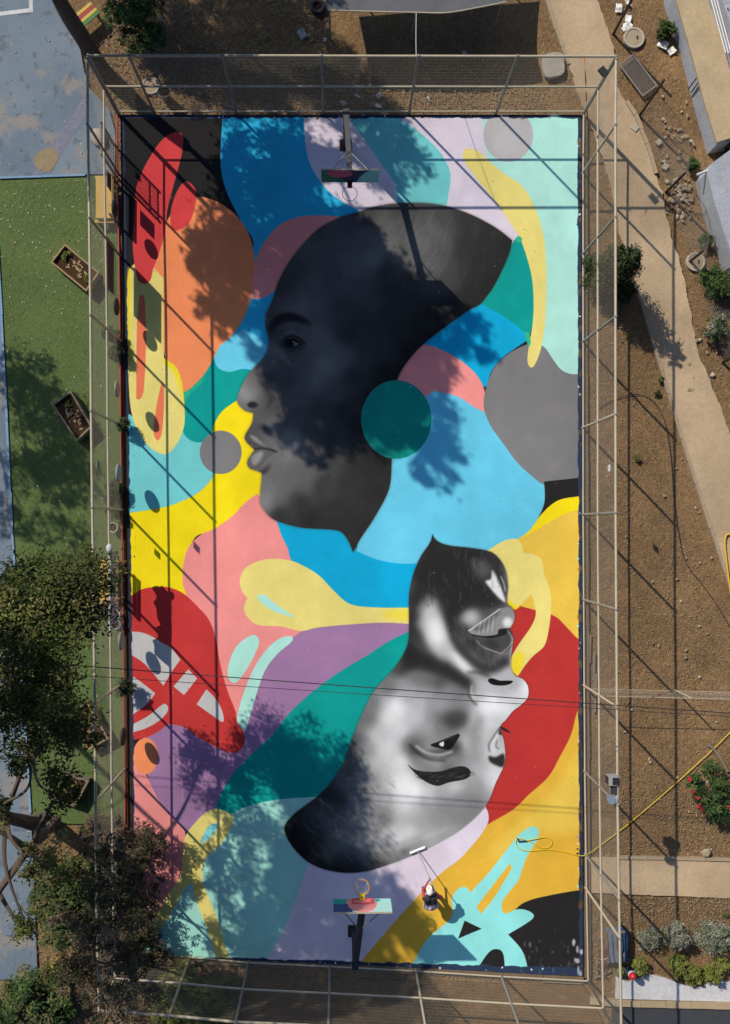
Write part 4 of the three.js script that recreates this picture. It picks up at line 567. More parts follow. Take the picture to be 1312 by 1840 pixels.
const bladeGeo = new THREE.BufferGeometry(); bladeGeo.setAttribute('position', new THREE.Float32BufferAttribute([-0.12, 0, 0, 0.12, 0, 0, 0.1, 1, 0.3], 3)); bladeGeo.computeVertexNormals();
{
  const n = 60000, m = new THREE.InstancedMesh(bladeGeo, looseMat, n), d = new THREE.Object3D(), c = new THREE.Color(), G = [[0.1, 0.145, 0.045], [0.13, 0.16, 0.06], [0.075, 0.11, 0.035]];
  for (let i = 0; i < n; i++) { const y = rr(326, 1478), l = y < 440 ? -5 : -1 + (y - 440) * 0.052 + 4, p = at(rr(l, 212 + (y - 326) * 0.012), y); d.position.set(p.x, 0.012, p.z); d.rotation.set(rr(-0.3, 0.3), rr(0, 6.28), rr(-0.3, 0.3)); const s = rr(0.02, 0.05); d.scale.set(s, s, s); d.updateMatrix(); m.setMatrixAt(i, d.matrix); const t = G[Math.floor(rnd() * 3)], v = rr(0.8, 1.2); m.setColorAt(i, c.setRGB(t[0] * v, t[1] * v, t[2] * v)); }
  m.name = 'turf_blades'; m.userData = { kind: 'stuff', label: 'short green plastic blades of the artificial turf', category: 'grass' }; shade(m); scene.add(m);
}
// ---------------------------------------------------------------- basketball hoops
function boardTex(draw) { const c = document.createElement('canvas'); c.width = 256; c.height = 160; const g = c.getContext('2d'); draw(g); const t = new THREE.CanvasTexture(c); t.colorSpace = THREE.SRGBColorSpace; t.magFilter = THREE.LinearFilter; return t; }
function hoop(label, foot, head, face, opts) { // foot: post foot, head: middle of the backboard, face: +1 looks along +z
  const t = thing('basketball_hoop', label, 'basketball hoop', V(foot.x, 0, foot.z)), f = face;
  const dx = head.x - foot.x, dz = head.z - foot.z, W = 1.72, BH = 1.02, by = 3.42, knee = 2.55;
  part(t, 'base_plate', box(0.4, 0.02, 0.4, 0, 0.05, 0), M.darkpost);
  part(t, 'post', box(0.16, knee, 0.16, 0, knee / 2 + 0.04, 0), opts.post);
  part(t, 'post_cap', box(0.21, 0.05, 0.24, 0, knee + 0.065, 0), opts.post);
  const a = V(0, knee - 0.02, 0), b = V(dx, by - 0.1, dz - f * 0.1), d = b.clone().sub(a);
  part(t, 'arm', new THREE.BoxGeometry(0.15, 0.15, d.length() + 0.1).applyQuaternion(new THREE.Quaternion().setFromUnitVectors(V(0, 0, 1), d.clone().normalize())).translate((a.x + b.x) / 2, (a.y + b.y) / 2, (a.z + b.z) / 2), opts.post);
  for (const s of [-1, 1]) part(t, 'brace', rod(a.clone().lerp(b, 0.62), V(dx + s * 0.55, by + 0.3, dz - f * 0.05), 0.018, 8), M.pipeGrey);
  const board = part(t, 'backboard', box(W, BH, 0.05, dx, by, dz), [M.pipe, M.pipe, M.pipe, M.pipe, f > 0 ? opts.print : M.white, f > 0 ? M.white : opts.print]);
  if (opts.frame) { const fy = by - 0.28; for (const s of [-1, 1]) { part(board, 'target_frame', box(0.05, 0.36, 0.035, dx + s * 0.29, fy, dz + f * 0.045), opts.frame); part(board, 'target_frame', box(0.53, 0.05, 0.035, dx, fy + s * 0.155, dz + f * 0.045), opts.frame); } }
  const rz = dz + f * 0.40, ry = 3.0;
  const bracket = part(t, 'rim_bracket', box(0.15, 0.14, 0.17, dx, ry - 0.04, dz + f * 0.11), opts.bracket);
  part(bracket, 'bolt', box(0.03, 0.03, 0.03, dx, ry + 0.04, dz + f * 0.12), M.darkpost);
  const rim = part(t, 'rim', new THREE.TorusGeometry(0.225, opts.thick, 8, 40).rotateX(Math.PI / 2).translate(dx, ry, rz), opts.rim);
  if (opts.net) { const seg = []; for (let k = 0; k < 12; k++) for (const dir of [1, -1]) { let last = null; for (let j = 0; j <= 5; j++) { const an = (k + dir * j * 0.5) / 12 * 6.283, r = [0.215, 0.19, 0.165, 0.15, 0.14, 0.145][j], p = V(dx + Math.cos(an) * r, ry - 0.02 - j * 0.075, rz + Math.sin(an) * r); if (last) seg.push([last, p]); last = p; } } part(rim, 'net', wires(seg, 0.006), M.paper); }
  return t;
}
const print1 = boardTex((g) => { g.fillStyle = '#3b3f63'; g.fillRect(0, 0, 256, 160); g.fillStyle = '#2f7d63'; g.beginPath(); g.moveTo(0, 0); g.lineTo(30, 10); g.quadraticCurveTo(70, 120, 140, 160); g.lineTo(0, 160); g.fill(); g.fillStyle = '#c95a72'; g.beginPath(); g.ellipse(82, 45, 56, 52, 0.25, 0, 7); g.fill(); g.fillStyle = '#8fd0cf'; g.beginPath(); g.moveTo(256, 0); g.lineTo(215, 0); g.quadraticCurveTo(170, 60, 158, 160); g.lineTo(256, 160); g.fill(); });
const print2 = boardTex((g) => { g.save(); g.translate(256, 0); g.scale(-1, 1); // seen by someone facing the board
  g.fillStyle = '#b4e7da'; g.fillRect(0, 0, 256, 160); g.fillStyle = '#3a4a80'; g.fillRect(0, 0, 84, 160); g.fillStyle = '#17a08c'; g.beginPath(); g.ellipse(28, 148, 60, 52, 0, 0, 7); g.fill(); g.fillStyle = '#ddcfdd'; g.beginPath(); g.moveTo(150, 0); g.lineTo(182, 0); g.lineTo(200, 160); g.lineTo(150, 160); g.fill(); g.fillStyle = '#ef8f8c'; g.beginPath(); g.ellipse(128, 110, 66, 112, 0, 0, 7); g.fill(); g.beginPath(); g.ellipse(76, 125, 20, 34, 0, 0, 7); g.fill(); g.fillStyle = '#2ba593'; g.beginPath(); g.ellipse(196, 140, 14, 16, 0, 0, 7); g.fill(); g.restore(); });
hoop('basketball hoop with a dark painted backboard and bare thin rim on a grey arm', at(621, 262), at(627, 381.5), 1, { post: worn('#55524e', 0.7, 0.8, 0.001), print: mat('#ffffff', 0.5, { map: print1 }), bracket: M.rust, rim: mat('#5d5a52', 0.5), thick: 0.009 });
hoop('basketball hoop with a pink and mint painted backboard, yellow bracket and white net', at(636, 1672), at(647, 1556.5), -1, { post: M.black, print: mat('#ffffff', 0.5, { map: print2 }), bracket: mat('#f2d21d', 0.5), rim: M.rim, thick: 0.017, frame: mat('#d8605f', 0.6), net: true });

// ---------------------------------------------------------------- the painter and the long roller
{
  const foot = at(769, 1601), o = thing('person', 'person in white cap and red sleeves bending forward over the wide roller pole', 'person', V(foot.x, 0.04, foot.z));
  const fw = V(-0.14, 0, -0.99).normalize(), sd = V(-fw.z, 0, fw.x);   // forward, and the person's right side
  const P = (f, y, s) => V(fw.x * f + sd.x * s, y, fw.z * f + sd.z * s);
  const roller = at(750.5, 1527.5, 0.08), rel = V(roller.x - foot.x, 0.06, roller.z - foot.z);
  const tail = P(0.30, 1.12, 0.22);                               // upper end of the pole
  const on = (t) => tail.clone().lerp(rel, t);
  const handR = on(0.02), handL = on(0.34);
  const J = { hip: P(-0.06, 0.92, 0), chest: P(0.26, 1.24, 0), neck: P(0.40, 1.36, 0), head: P(0.52, 1.44, 0), crown: P(0.60, 1.50, 0) };
  const bones = [];
  const bone = (a, b, r1, r2, c) => bones.push([a, b, r1, r2, c]);
  const SKIN = [0.36, 0.2, 0.13], TOP = [0.03, 0.028, 0.03], SLEEVE = [0.5, 0.05, 0.07], TROUSER = [0.30, 0.22, 0.33], SHOE = [0.06, 0.05, 0.05], WHITE = [0.75, 0.72, 0.68];
  for (const s of [-1, 1]) {
    const kn = P(0.08, 0.5, s * 0.13), an = P(-0.02, 0.08, s * 0.13);
    bone(P(-0.05, 0.88, s * 0.09), kn, 0.105, 0.07, TROUSER); bone(kn, an, 0.065, 0.045, TROUSER); bone(an.clone().add(V(0, -0.03, 0)), P(0.17, 0.045, s * 0.15), 0.045, 0.04, SHOE);
  }
  for (const s of [-0.07, 0.07]) { bone(P(0.06, 1.05, s), P(0.24, 1.22, s * 1.5), 0.125, 0.12, TOP); bone(P(-0.08, 0.93, s * 1.3), P(0.02, 1.02, s * 1.2), 0.16, 0.13, TROUSER); }
  bone(J.hip, P(-0.1, 0.95, 0), 0.17, 0.16, TROUSER);
  bone(J.chest, J.neck, 0.09, 0.06, TOP); bone(J.neck, J.head, 0.06, 0.085, SKIN); bone(J.head, P(0.56, 1.42, 0), 0.095, 0.085, SKIN); bone(P(0.62, 1.44, 0), P(0.645, 1.42, 0), 0.018, 0.014, SKIN);
  for (const s of [-1, 1]) bone(P(0.555, 1.45, s * 0.085), P(0.55, 1.44, s * 0.1), 0.018, 0.015, SKIN);
  const arms = [[1, handR, P(0.16, 1.05, 0.36)], [-1, handL, P(0.5, 1.16, -0.2)]];
  for (const [s, hand, elbow] of arms) { const sh = P(0.27, 1.27, s * 0.19); bone(P(0.26, 1.26, s * 0.1), sh, 0.09, 0.07, TOP); bone(sh, elbow, 0.052, 0.04, SLEEVE); bone(elbow, hand.clone().lerp(elbow, 0.16), 0.038, 0.028, SLEEVE); }
  const box3 = new THREE.Box3(); for (const b of bones) box3.expandByPoint(b[0]).expandByPoint(b[1]); box3.expandByScalar(0.25);
  const size = box3.getSize(V()), half = Math.max(size.x, size.y, size.z) / 2, mid = box3.getCenter(V()), RES = 120, mc = new MarchingCubes(RES, leafMat, false, false, 90000);
  const dist = (p, b) => { const ab = b[1].clone().sub(b[0]), t = Math.max(0, Math.min(1, p.clone().sub(b[0]).dot(ab) / Math.max(1e-6, ab.lengthSq()))); return p.distanceTo(b[0].clone().addScaledVector(ab, t)) - (b[2] + (b[3] - b[2]) * t); };
  const field = (p) => { let d = 10; for (const b of bones) { const e = dist(p, b), k = 0.045, h = Math.max(0, k - Math.abs(d - e)) / k; d = Math.min(d, e) - h * h * k * 0.25; } return d; };
  const pt = V();
  const flat = bones.map((b) => ({ a: b[0], d: b[1].clone().sub(b[0]), l: Math.max(1e-6, b[0].distanceToSquared(b[1])), r: b[2], q: b[3] - b[2] }));
  for (let z = 0; z < RES; z++) for (let y = 0; y < RES; y++) for (let x = 0; x < RES; x++) {
    const X = mid.x + (x - RES / 2) / (RES / 2) * half, Y = mid.y + (y - RES / 2) / (RES / 2) * half, Z = mid.z + (z - RES / 2) / (RES / 2) * half; let d = 10;
    for (const b of flat) { const ux = X - b.a.x, uy = Y - b.a.y, uz = Z - b.a.z, t = Math.max(0, Math.min(1, (ux * b.d.x + uy * b.d.y + uz * b.d.z) / b.l)), e = Math.hypot(ux - b.d.x * t, uy - b.d.y * t, uz - b.d.z * t) - (b.r + b.q * t), h = Math.max(0, 0.045 - Math.abs(d - e)) / 0.045; d = Math.min(d, e) - h * h * 0.01125; }
    mc.field[x + y * RES + z * RES * RES] = -d;
  }
  mc.isolation = 0; mc.update();
  const n = mc.count, pos = new Float32Array(n * 3), nor = new Float32Array(n * 3), col = new Float32Array(n * 3);
  for (let i = 0; i < n; i++) {
    pt.set(mc.positionArray[i * 3] * half + mid.x, mc.positionArray[i * 3 + 1] * half + mid.y, mc.positionArray[i * 3 + 2] * half + mid.z); pt.toArray(pos, i * 3);
    nor.set([mc.normalArray[i * 3], mc.normalArray[i * 3 + 1], mc.normalArray[i * 3 + 2]], i * 3);
    let best = 9, c = SKIN; for (const b of bones) { const e = dist(pt, b); if (e < best) { best = e; c = b[4]; } }
    if (c === TROUSER) { const k = Math.sin(pt.x * 34) * Math.sin(pt.y * 30 + pt.z * 18); c = k > 0.25 ? [0.62, 0.57, 0.56] : k < -0.3 ? [0.2, 0.07, 0.2] : TROUSER; }
    col.set(c, i * 3);
  }
  const body = new THREE.BufferGeometry(); body.setAttribute('position', new THREE.BufferAttribute(pos, 3)); body.setAttribute('normal', new THREE.BufferAttribute(nor, 3)); body.setAttribute('color', new THREE.BufferAttribute(col, 3));
  // hands: a palm and five curled fingers round the pole
  const along = rel.clone().sub(tail).normalize(), skinGeo = (g) => { g = g.toNonIndexed(); g.deleteAttribute('uv'); const k = g.attributes.position.count, a = new Float32Array(k * 3); for (let i = 0; i < k; i++) a.set(SKIN, i * 3); g.setAttribute('color', new THREE.BufferAttribute(a, 3)); return g; };
  const pieces = [body];
  for (const [s, hand, elbow] of arms) {
    const back = elbow.clone().sub(hand).normalize(), out = along.clone().cross(back).normalize(), palm = hand.clone().addScaledVector(back, 0.03);
    pieces.push(skinGeo(rod(hand.clone().lerp(elbow, 0.2), palm, 0.03, 8, 0.036)));
    for (let k = 0; k < 4; k++) { const off = along.clone().multiplyScalar((k - 1.5) * 0.02), L = [0.9, 1, 0.95, 0.8][k]; const a = palm.clone().add(off).addScaledVector(out, 0.022), b = hand.clone().add(off).addScaledVector(out, 0.034 * L).addScaledVector(back, -0.012), c = hand.clone().add(off).addScaledVector(back, -0.034 * L), d = hand.clone().add(off).addScaledVector(out, -0.028 * L).addScaledVector(back, -0.014); pieces.push(skinGeo(rod(a, b, 0.01, 6, 0.0095)), skinGeo(rod(b, c, 0.0095, 6, 0.009)), skinGeo(rod(c, d, 0.009, 6, 0.008))); }
    const tb = palm.clone().addScaledVector(out, -0.022).addScaledVector(along, -0.015), tm = hand.clone().addScaledVector(out, -0.034).addScaledVector(along, 0.012), te = hand.clone().addScaledVector(out, -0.012).addScaledVector(back, -0.03).addScaledVector(along, 0.022); pieces.push(skinGeo(rod(tb, tm, 0.012, 6, 0.0105)), skinGeo(rod(tm, te, 0.0105, 6, 0.0085)));
  }
  part(o, 'body', mergeGeometries(pieces.map((g) => (g.index ? g.toNonIndexed() : g))), new THREE.MeshStandardMaterial({ vertexColors: true, roughness: 0.85 }));
  const hq = new THREE.Quaternion().setFromUnitVectors(V(0, 1, 0), fw.clone().multiplyScalar(0.45).add(V(0, 1, 0)).normalize());
  const cap = part(o, 'cap', new THREE.SphereGeometry(0.108, 18, 9, 0, 6.283, 0, 1.5).scale(1, 0.95, 1.08).applyQuaternion(hq).translate(J.head.x + fw.x * 0.01, J.head.y + 0.015, J.head.z + fw.z * 0.01), mat('#efe7da', 0.9));
  part(cap, 'brim', new THREE.CylinderGeometry(0.1, 0.1, 0.012, 16, 1, false).scale(0.9, 1, 1.1).applyQuaternion(hq).translate(J.head.x + fw.x * 0.1, J.head.y + 0.0, J.head.z + fw.z * 0.1), mat('#efe7da', 0.9));
  part(o, 'hair', new THREE.SphereGeometry(0.1, 12, 8).scale(1, 0.9, 0.9).translate(J.head.x - fw.x * 0.05, J.head.y - 0.02, J.head.z - fw.z * 0.05), mat([0.03, 0.022, 0.018], 0.8));
  const R = thing('paint_roller', 'wide white paint roller on a long pole, resting on the painted grey forehead', 'paint roller', V(foot.x, 0.04, foot.z));
  part(R, 'pole', rod(tail.clone().addScaledVector(along, -0.12), rel, 0.014, 8), mat('#8f8d88', 0.5));
  const dirn = V(at(763, 1519).x - at(735, 1530).x, 0, at(763, 1519).z - at(735, 1530).z).normalize();
  part(R, 'roller_sleeve', rod(rel.clone().addScaledVector(dirn, -0.27), rel.clone().addScaledVector(dirn, 0.27), 0.045, 14), mat('#f1efec', 0.95));
  part(R, 'yoke', rod(rel.clone().addScaledVector(dirn, -0.1).add(V(0, 0.035, 0)), rel.clone().addScaledVector(dirn, 0.1).add(V(0, 0.035, 0)), 0.012, 6), mat('#7a5a3c', 0.7));
}

// ---------------------------------------------------------------- overhead cables, hoses and leads on the ground
for (const [l, y0, y1, r] of [['thick', 1196, 1279, 0.014], ['thin', 1213, 1285, 0.009]]) {
  const pts = []; for (let i = 0; i <= 14; i++) { const t = i / 14; pts.push(at(-420 + t * 2200, y0 - 20 + (y1 - y0) * (-420 + t * 2200 - 180) / 1132 + 20 + 4 * Math.sin(t * 3.14), 6.1)); }
  solo('overhead_cable', tube(pts, r, 60, 6), M.black, l === 'thick' ? 'thicker of two black overhead cables crossing above the painted face' : 'thinner of two black overhead cables crossing above the painted face', 'cable');
}
const ground3 = (arr, y = 0.03) => arr.map(([x, z, h]) => at(x, z, h ?? y));
{
  const g = thing('yellow_hose', 'yellow garden hose lying over the dirt and coiled onto the painted court', 'hose');
  part(g, 'hose_line', [tube(ground3([[1330, 1298], [1290, 1338], [1245, 1380], [1180, 1438], [1120, 1488], [1072, 1524], [1056, 1535, 0.14], [1045, 1538, 0.11], [1015, 1531, 0.06], [985, 1527, 0.06], [950, 1529, 0.06], [934, 1525, 0.06], [927, 1515, 0.06], [930, 1507, 0.06], [950, 1511, 0.06], [975, 1524, 0.07], [989, 1521, 0.06], [992, 1512, 0.06], [984, 1505, 0.06], [966, 1507, 0.08], [945, 1511, 0.09]]), 0.014, 160, 7)], mat('#d9b916', 0.45));
  part(g, 'spray_nozzle', [rod(at(946, 1511, 0.09), at(931, 1512, 0.09), 0.022, 8), rod(at(934, 1512, 0.09), at(929, 1506, 0.09), 0.018, 8)], M.black);
}
solo('yellow_pipe', tube(ground3([[1345, 962, 0.1], [1318, 960, 0.1], [1306, 961, 0.1], [1303, 972, 0.1], [1306, 1010, 0.1], [1311, 1050, 0.1], [1318, 1100, 0.1]]), 0.03, 40, 8), mat('#d6a813', 0.5), 'bent yellow pipe lying at the edge of the concrete path', 'pipe');
solo('black_lead', tube(ground3([[1076, 732, 0.0], [1110, 716, 0.0], [1150, 709, 0.0], [1175, 722, 0.0], [1192, 750, 0.0], [1203, 800, 0.0], [1212, 900, 0.0], [1220, 960, 0.0], [1232, 1010, 0.0], [1262, 1050, 0.0], [1290, 1090, 0.0], [1325, 1150, 0.0]]), 0.012, 90, 5), M.black, 'thin black lead snaking over the dirt slope', 'cable');
solo('grey_tube', tube(ground3([[1272, 1338, 0.05], [1282, 1346, 0.05], [1296, 1364, 0.06], [1308, 1386, 0.05]]), 0.05, 24, 8), M.woodGrey, 'bent pale tube lying on the dirt beside the yellow hose', 'tube');

// ---------------------------------------------------------------- left side: benches, planters, fence hangings
function bench(label, ix, iy, len) { // long side along z, back towards the fence
  const p = at(ix, iy, 0.4), b = thing('bench', label, 'bench', V(p.x, 0, p.z));
  for (const s of [-1, 1]) { const z = s * (len / 2 - 0.05); part(b, 'end_beam', box(0.62, 0.09, 0.09, 0, 0.30, z), M.yellow); for (const q of [-1, 1]) part(b, 'leg', box(0.07, 0.34, 0.07, q * 0.22, 0.14, z), M.red); part(b, 'back_post', box(0.05, 0.62, 0.06, 0.3, 0.6, z * 0.9), M.rust); }
  part(b, 'seat_plank', box(0.27, 0.05, len - 0.24, -0.12, 0.43, 0), M.yellow); part(b, 'seat_plank', box(0.22, 0.05, len - 0.24, 0.14, 0.43, 0), M.yellow);
  for (const y of [0.62, 0.80]) part(b, 'back_plank', box(0.035, 0.13, len - 0.14, 0.345, y, 0), M.yellow);
  return b;
}
bench('yellow plank bench by the bar gate at the top of the turf', 187, 357, 1.55);
bench('yellow plank bench with grey cloth hanging over it beside the wooden planter', 194, 1046, 1.45);
function planter(label, corners, m, plants) { // four boards round soil, corners as seen along the rim
  const h = 0.42, c = px(corners, h), t = thing('planter_box', label, 'planter', V(0, 0, 0), 0, null);
  for (let i = 0; i < 4; i++) {
    const a = c[i], b = c[(i + 1) % 4], d = b.clone().sub(a), L = d.length(), ang = Math.atan2(d.x, d.z);
    for (const y of [0.115, 0.335]) part(t, 'side_plank', box(0.055, 0.2, L - (i % 2 ? 0.062 : -0.05), (a.x + b.x) / 2, y + 0.01, (a.z + b.z) / 2, ang), m);
  }
  const mid = c.reduce((s, p) => s.add(p), V(0, 0, 0)).multiplyScalar(0.25);
  part(t, 'soil', slab(c.map((p) => p.clone().lerp(mid, 0.08)), 0.34, 0.3), M.soil);
  const lit = []; for (let i = 0; i < 26; i++) { const q = mid.clone().add(c[0].clone().sub(mid).multiplyScalar(rr(-0.8, 0.8) * 0.5)).add(c[1].clone().sub(mid).multiplyScalar(rr(-0.8, 0.8) * 0.5)); lit.push(box(rr(0.03, 0.07), 0.012, rr(0.06, 0.16), q.x, 0.355, q.z, rr(0, 6), rr(-0.2, 0.2))); }
  const w = part(t, 'wood_chips', lit, M.wood); w.userData.kind = 'stuff';
  for (const [u, v] of plants) { const q = mid.clone().add(c[0].clone().sub(mid).multiplyScalar(u)).add(c[1].clone().sub(mid).multiplyScalar(v)); part(t, 'seedling', leaves([[q.x, 0.42, q.z, 0.12, 1]], 500, 0.07, 0.04, LIME), leafMat); }
  return t;
}
planter('pale wooden planter box with wood chips and a yellow green seedling on sunny turf', [[117, 440], [177, 490], [155, 522], [93, 471]], M.wood, [[-0.3, 0.45], [-0.45, 0.35], [0.5, -0.2]]);
planter('dark weathered planter box in the tree shadow on the turf', [[127, 704], [164, 766], [138, 791], [96, 727]], M.woodGrey, [[0.4, -0.2]]);
planter('pale planter box half hidden under the tree beside the lower yellow bench', [[141, 1012], [173, 1084], [143, 1098], [112, 1026]], M.wood, []);
planter('pale planter box with seedlings below the tree, near the spiky fence plant', [[157, 1262], [194, 1327], [159, 1346], [124, 1282]], M.wood, [[-0.5, 0.3], [-0.4, 0.1]]);
planter('old planter box in deep shade at the end of the turf', [[118, 1392], [158, 1404], [134, 1448], [98, 1436]], M.woodGrey, [[0.2, 0.2]]);
// round wooden discs and tyres hung on the turf side fence
const FX = (y) => at(213 + (y - 208) * 0.0127, y).x;
[[396, 1.25, 'dark round tyre wired to the fence above the upper yellow bench', M.tyre, 0.27], [565, 1.15, 'brown round disc on the fence below the brown panel', M.bark, 0.28], [708, 1.2, 'grey round disc on the fence beside the dark planter', M.pipeGrey, 0.27], [853, 1.15, 'pale round wicker disc on the fence with grey plate beside it', worn('#a9a7a2', 0.7, 0.3, 0.006), 0.3], [1145, 1.1, 'pale disc hung under the grey cloth on the fence', M.pipeGrey, 0.3], [1312, 1.0, 'round disc hung low on the fence by the lower planters', M.bark, 0.29]].forEach(([y, h, label, m, r]) => {
  const p = at(214, y), t = thing('fence_disc', label, 'disc', V(FX(y) + 0.06, h, p.z));
  part(t, 'disc_face', new THREE.LatheGeometry([[0.0, 0.0], [r * 0.8, 0.0], [r * 0.95, 0.02], [r, 0.05], [r * 0.95, 0.09], [r * 0.8, 0.1], [0, 0.07]].map(([a, b]) => new THREE.Vector2(a, b)), 24).rotateZ(-Math.PI / 2), m);
  part(t, 'hanging_wire', rod(V(-0.02, r - 0.02, 0), V(-0.06, r + 0.12, 0), 0.006, 5), M.wire);
});
{ const p0 = at(216, 452).z, p1 = at(216, 538).z, t = thing('notice_panel', 'dark brown board fixed low on the turf side fence beside the sunny planter', 'panel', V(FX(495) - 0.07, 0, (p0 + p1) / 2)); part(t, 'board', box(0.03, 1.15, p1 - p0, 0, 1.3, 0), worn('#5b4632', 0.9, 1, 0.003)); for (const y of [0.85, 1.75]) part(t, 'batten', box(0.04, 0.06, p1 - p0 - 0.1, -0.036, y, 0), M.wood); }
for (const [y, h, s, label] of [[845, 3.25, 0.22, 'small square plate wired high on the turf side fence'], [930, 1.55, 0.2, 'small square plate at shoulder height on the turf side fence'], [350, 1.3, 0.5, 'square dark board on the fence by the upper yellow bench']]) { const z = at(216, y).z, t = thing('fence_plate', label, 'plate', V(FX(y) - 0.045, 0, z)); part(t, 'plate', box(0.015, s * 1.2, s, 0, h, 0), s > 0.3 ? M.bark : M.pipeGrey); part(t, 'wire_tie', rod(V(0.05, h, 0), V(-0.01, h, 0), 0.006, 5), M.wire); }
{ const z = at(1046, 851).z, x = at(1046.5, 851).x, t = thing('fence_plate', 'small white plate wired high on the fence above the dirt slope', 'plate', V(x + 0.045, 0, z)); part(t, 'plate', box(0.012, 0.24, 0.2, 0, 3.1, 0), M.paper); part(t, 'wire_tie', rod(V(-0.05, 3.1, 0), V(0.01, 3.1, 0), 0.006, 5), M.wire); }
{ // cloth slung along the middle rail
  const z0 = at(216, 968 + 20).z, z1 = at(216, 1112).z, g = new THREE.PlaneGeometry(z1 - z0, 1.5, 80, 24), p = g.attributes.position, t = thing('grey_cloth', 'long grey striped cloth thrown over the fence rail above the yellow bench', 'cloth');
  for (let i = 0; i < p.count; i++) { const s = p.getX(i), v = p.getY(i), along = (s / (z1 - z0)) + 0.5, side = v < 0 ? -1 : 1, drop = Math.abs(v) * (0.9 + 0.16 * Math.sin(along * 9) + 0.1 * Math.sin(along * 23)); p.setXYZ(i, FX(1040) + side * (0.045 + 0.05 * Math.abs(v) + 0.03 * Math.sin(along * 34 + side) * Math.abs(v) * 2) * (Math.abs(v) < 0.03 ? 0 : 1), 2.05 - drop * 0.8, z0 + along * (z1 - z0)); }
  g.computeVertexNormals();
  const st = dataTex(128, (u, v) => { const q = Math.sin(u * 6.283 * 8) > 0.2 ? 190 : 146; return [q, q, q + 4]; }); st.repeat.set(3, 1);
  part(t, 'cloth_sheet', g, mat('#ffffff', 0.95, { map: st, side: THREE.DoubleSide }));
  part(t, 'knot', new THREE.IcosahedronGeometry(0.1, 1).scale(1, 0.8, 1.4).translate(FX(980), 2.06, z0 - 0.1), mat('#c9c9cb', 0.95));
}
for (const [x, y, c] of [[207, 1105, '#c9c6c2'], [208, 1122, '#8e8f94'], [203, 948, '#b9b4a8']]) { const p = at(x, y, 0.3), t = thing('plant_pot', 'pale round plant pot standing by the red rail under the fence', 'pot', V(p.x, 0, p.z), 0, 'pots along the turf side fence'); part(t, 'pot', new THREE.LatheGeometry([[0, 0.02], [0.1, 0.02], [0.15, 0.28], [0.17, 0.28], [0.17, 0.32], [0.14, 0.32], [0.13, 0.24], [0, 0.24]].map(([a, b]) => new THREE.Vector2(a, b)), 18), mat(c, 0.8)); part(t, 'pot_soil', new THREE.CylinderGeometry(0.13, 0.13, 0.02, 16).translate(0, 0.255, 0), M.soil); }
{ const p = at(178, 250), t = thing('stone_block', 'pale rough stone block beside the fence corner on the blue court edge', 'stone', V(p.x, 0, p.z), 0.4); part(t, 'stone', new THREE.DodecahedronGeometry(0.22, 1).scale(1.1, 0.8, 1.5).translate(0, 0.12, 0), M.concrete); }

// ---------------------------------------------------------------- behind the top fence
{ // low shade canopy of grey sheeting on thin posts
  const h = 1.95, edge = smooth([[560, -120, 1], [588, 18, 1], [660, 20], [748, 22], [802, 22.5], [860, 13], [912, 3, 1], [900, -60], [905, -150, 1]], true, 6), t = thing('shade_canopy', 'grey sheet canopy on thin posts behind the tall fence', 'canopy');
  part(t, 'roof_sheet', slab(px(edge, h), h, 0.03), worn('#6f6f70', 0.8, 2.5, 0.004));
  part(t, 'front_edge', tube(px([[590, 18.5], [660, 20.5], [748, 22.5], [802, 23], [860, 13.5], [910, 3.5]], h + 0.01), 0.022, 40, 6), M.pipe);
  for (const q of [[592, 15], [748, 15], [903, 0], [600, -110], [895, -120]]) { const p = at(...q, h); part(t, 'post', rod(V(p.x, -0.1, p.z), V(p.x, h - 0.03, p.z), 0.03, 8), M.pipeGrey); }
  const a = at(748, 23, h), b = at(748, 105, FH); part(t, 'guy_line', tube([a, a.clone().lerp(b, 0.5).add(V(0, -0.1, 0)), b], 0.008, 16, 5), M.paper);
}
function manhole(label, ix, iy, r) { const p = at(ix, iy, 0.06), t = thing('manhole', label, 'manhole', V(p.x, 0, p.z)); part(t, 'collar', new THREE.LatheGeometry([[r, -0.05], [r * 1.0, 0.045], [r * 0.97, 0.06], [r * 0.78, 0.06], [r * 0.76, 0.03], [r * 0.76, -0.05]].map(([a, b]) => new THREE.Vector2(a, b)), 32), M.concrete); part(t, 'cover', new THREE.CylinderGeometry(r * 0.74, r * 0.74, 0.06, 30).translate(0, 0.015, 0), M.kerb); part(t, 'lifting_slot', box(0.06, 0.01, 0.12, r * 0.3, 0.05, 0), M.darkpost); return t; }
manhole('round concrete manhole cover among wood chips behind the fence corner', 271, 153, 0.3);
manhole('round concrete manhole in the dirt near the white papers', 1140, 67, 0.36);
manhole('round concrete manhole below the small round bush', 1251, 470, 0.32);
{ const p = at(297, 170, 0.3), t = thing('bucket', 'dark metal bucket standing on wood chips behind the fence', 'bucket', V(p.x, 0, p.z)); part(t, 'shell', new THREE.LatheGeometry([[0, 0.02], [0.15, 0.02], [0.2, 0.5], [0.215, 0.5], [0.215, 0.53], [0.19, 0.53], [0.14, 0.06], [0, 0.06]].map(([a, b]) => new THREE.Vector2(a, b)), 24), mat('#3c4350', 0.5, { metalness: 0.4 })); part(t, 'handle', new THREE.TorusGeometry(0.2, 0.008, 6, 20, Math.PI).rotateX(1.3).translate(0, 0.5, 0), M.wire); }
{ const p = at(571, 11, 0.1), t = thing('tyre', 'old dark tyre lying in the dirt beside the canopy', 'tyre', V(p.x, 0, p.z)); part(t, 'tread', new THREE.TorusGeometry(0.2, 0.08, 10, 26).rotateX(Math.PI / 2).translate(0, 0.06, 0), M.tyre); part(t, 'earth_fill', new THREE.CylinderGeometry(0.15, 0.15, 0.04, 18).translate(0, 0.03, 0), M.soil); }
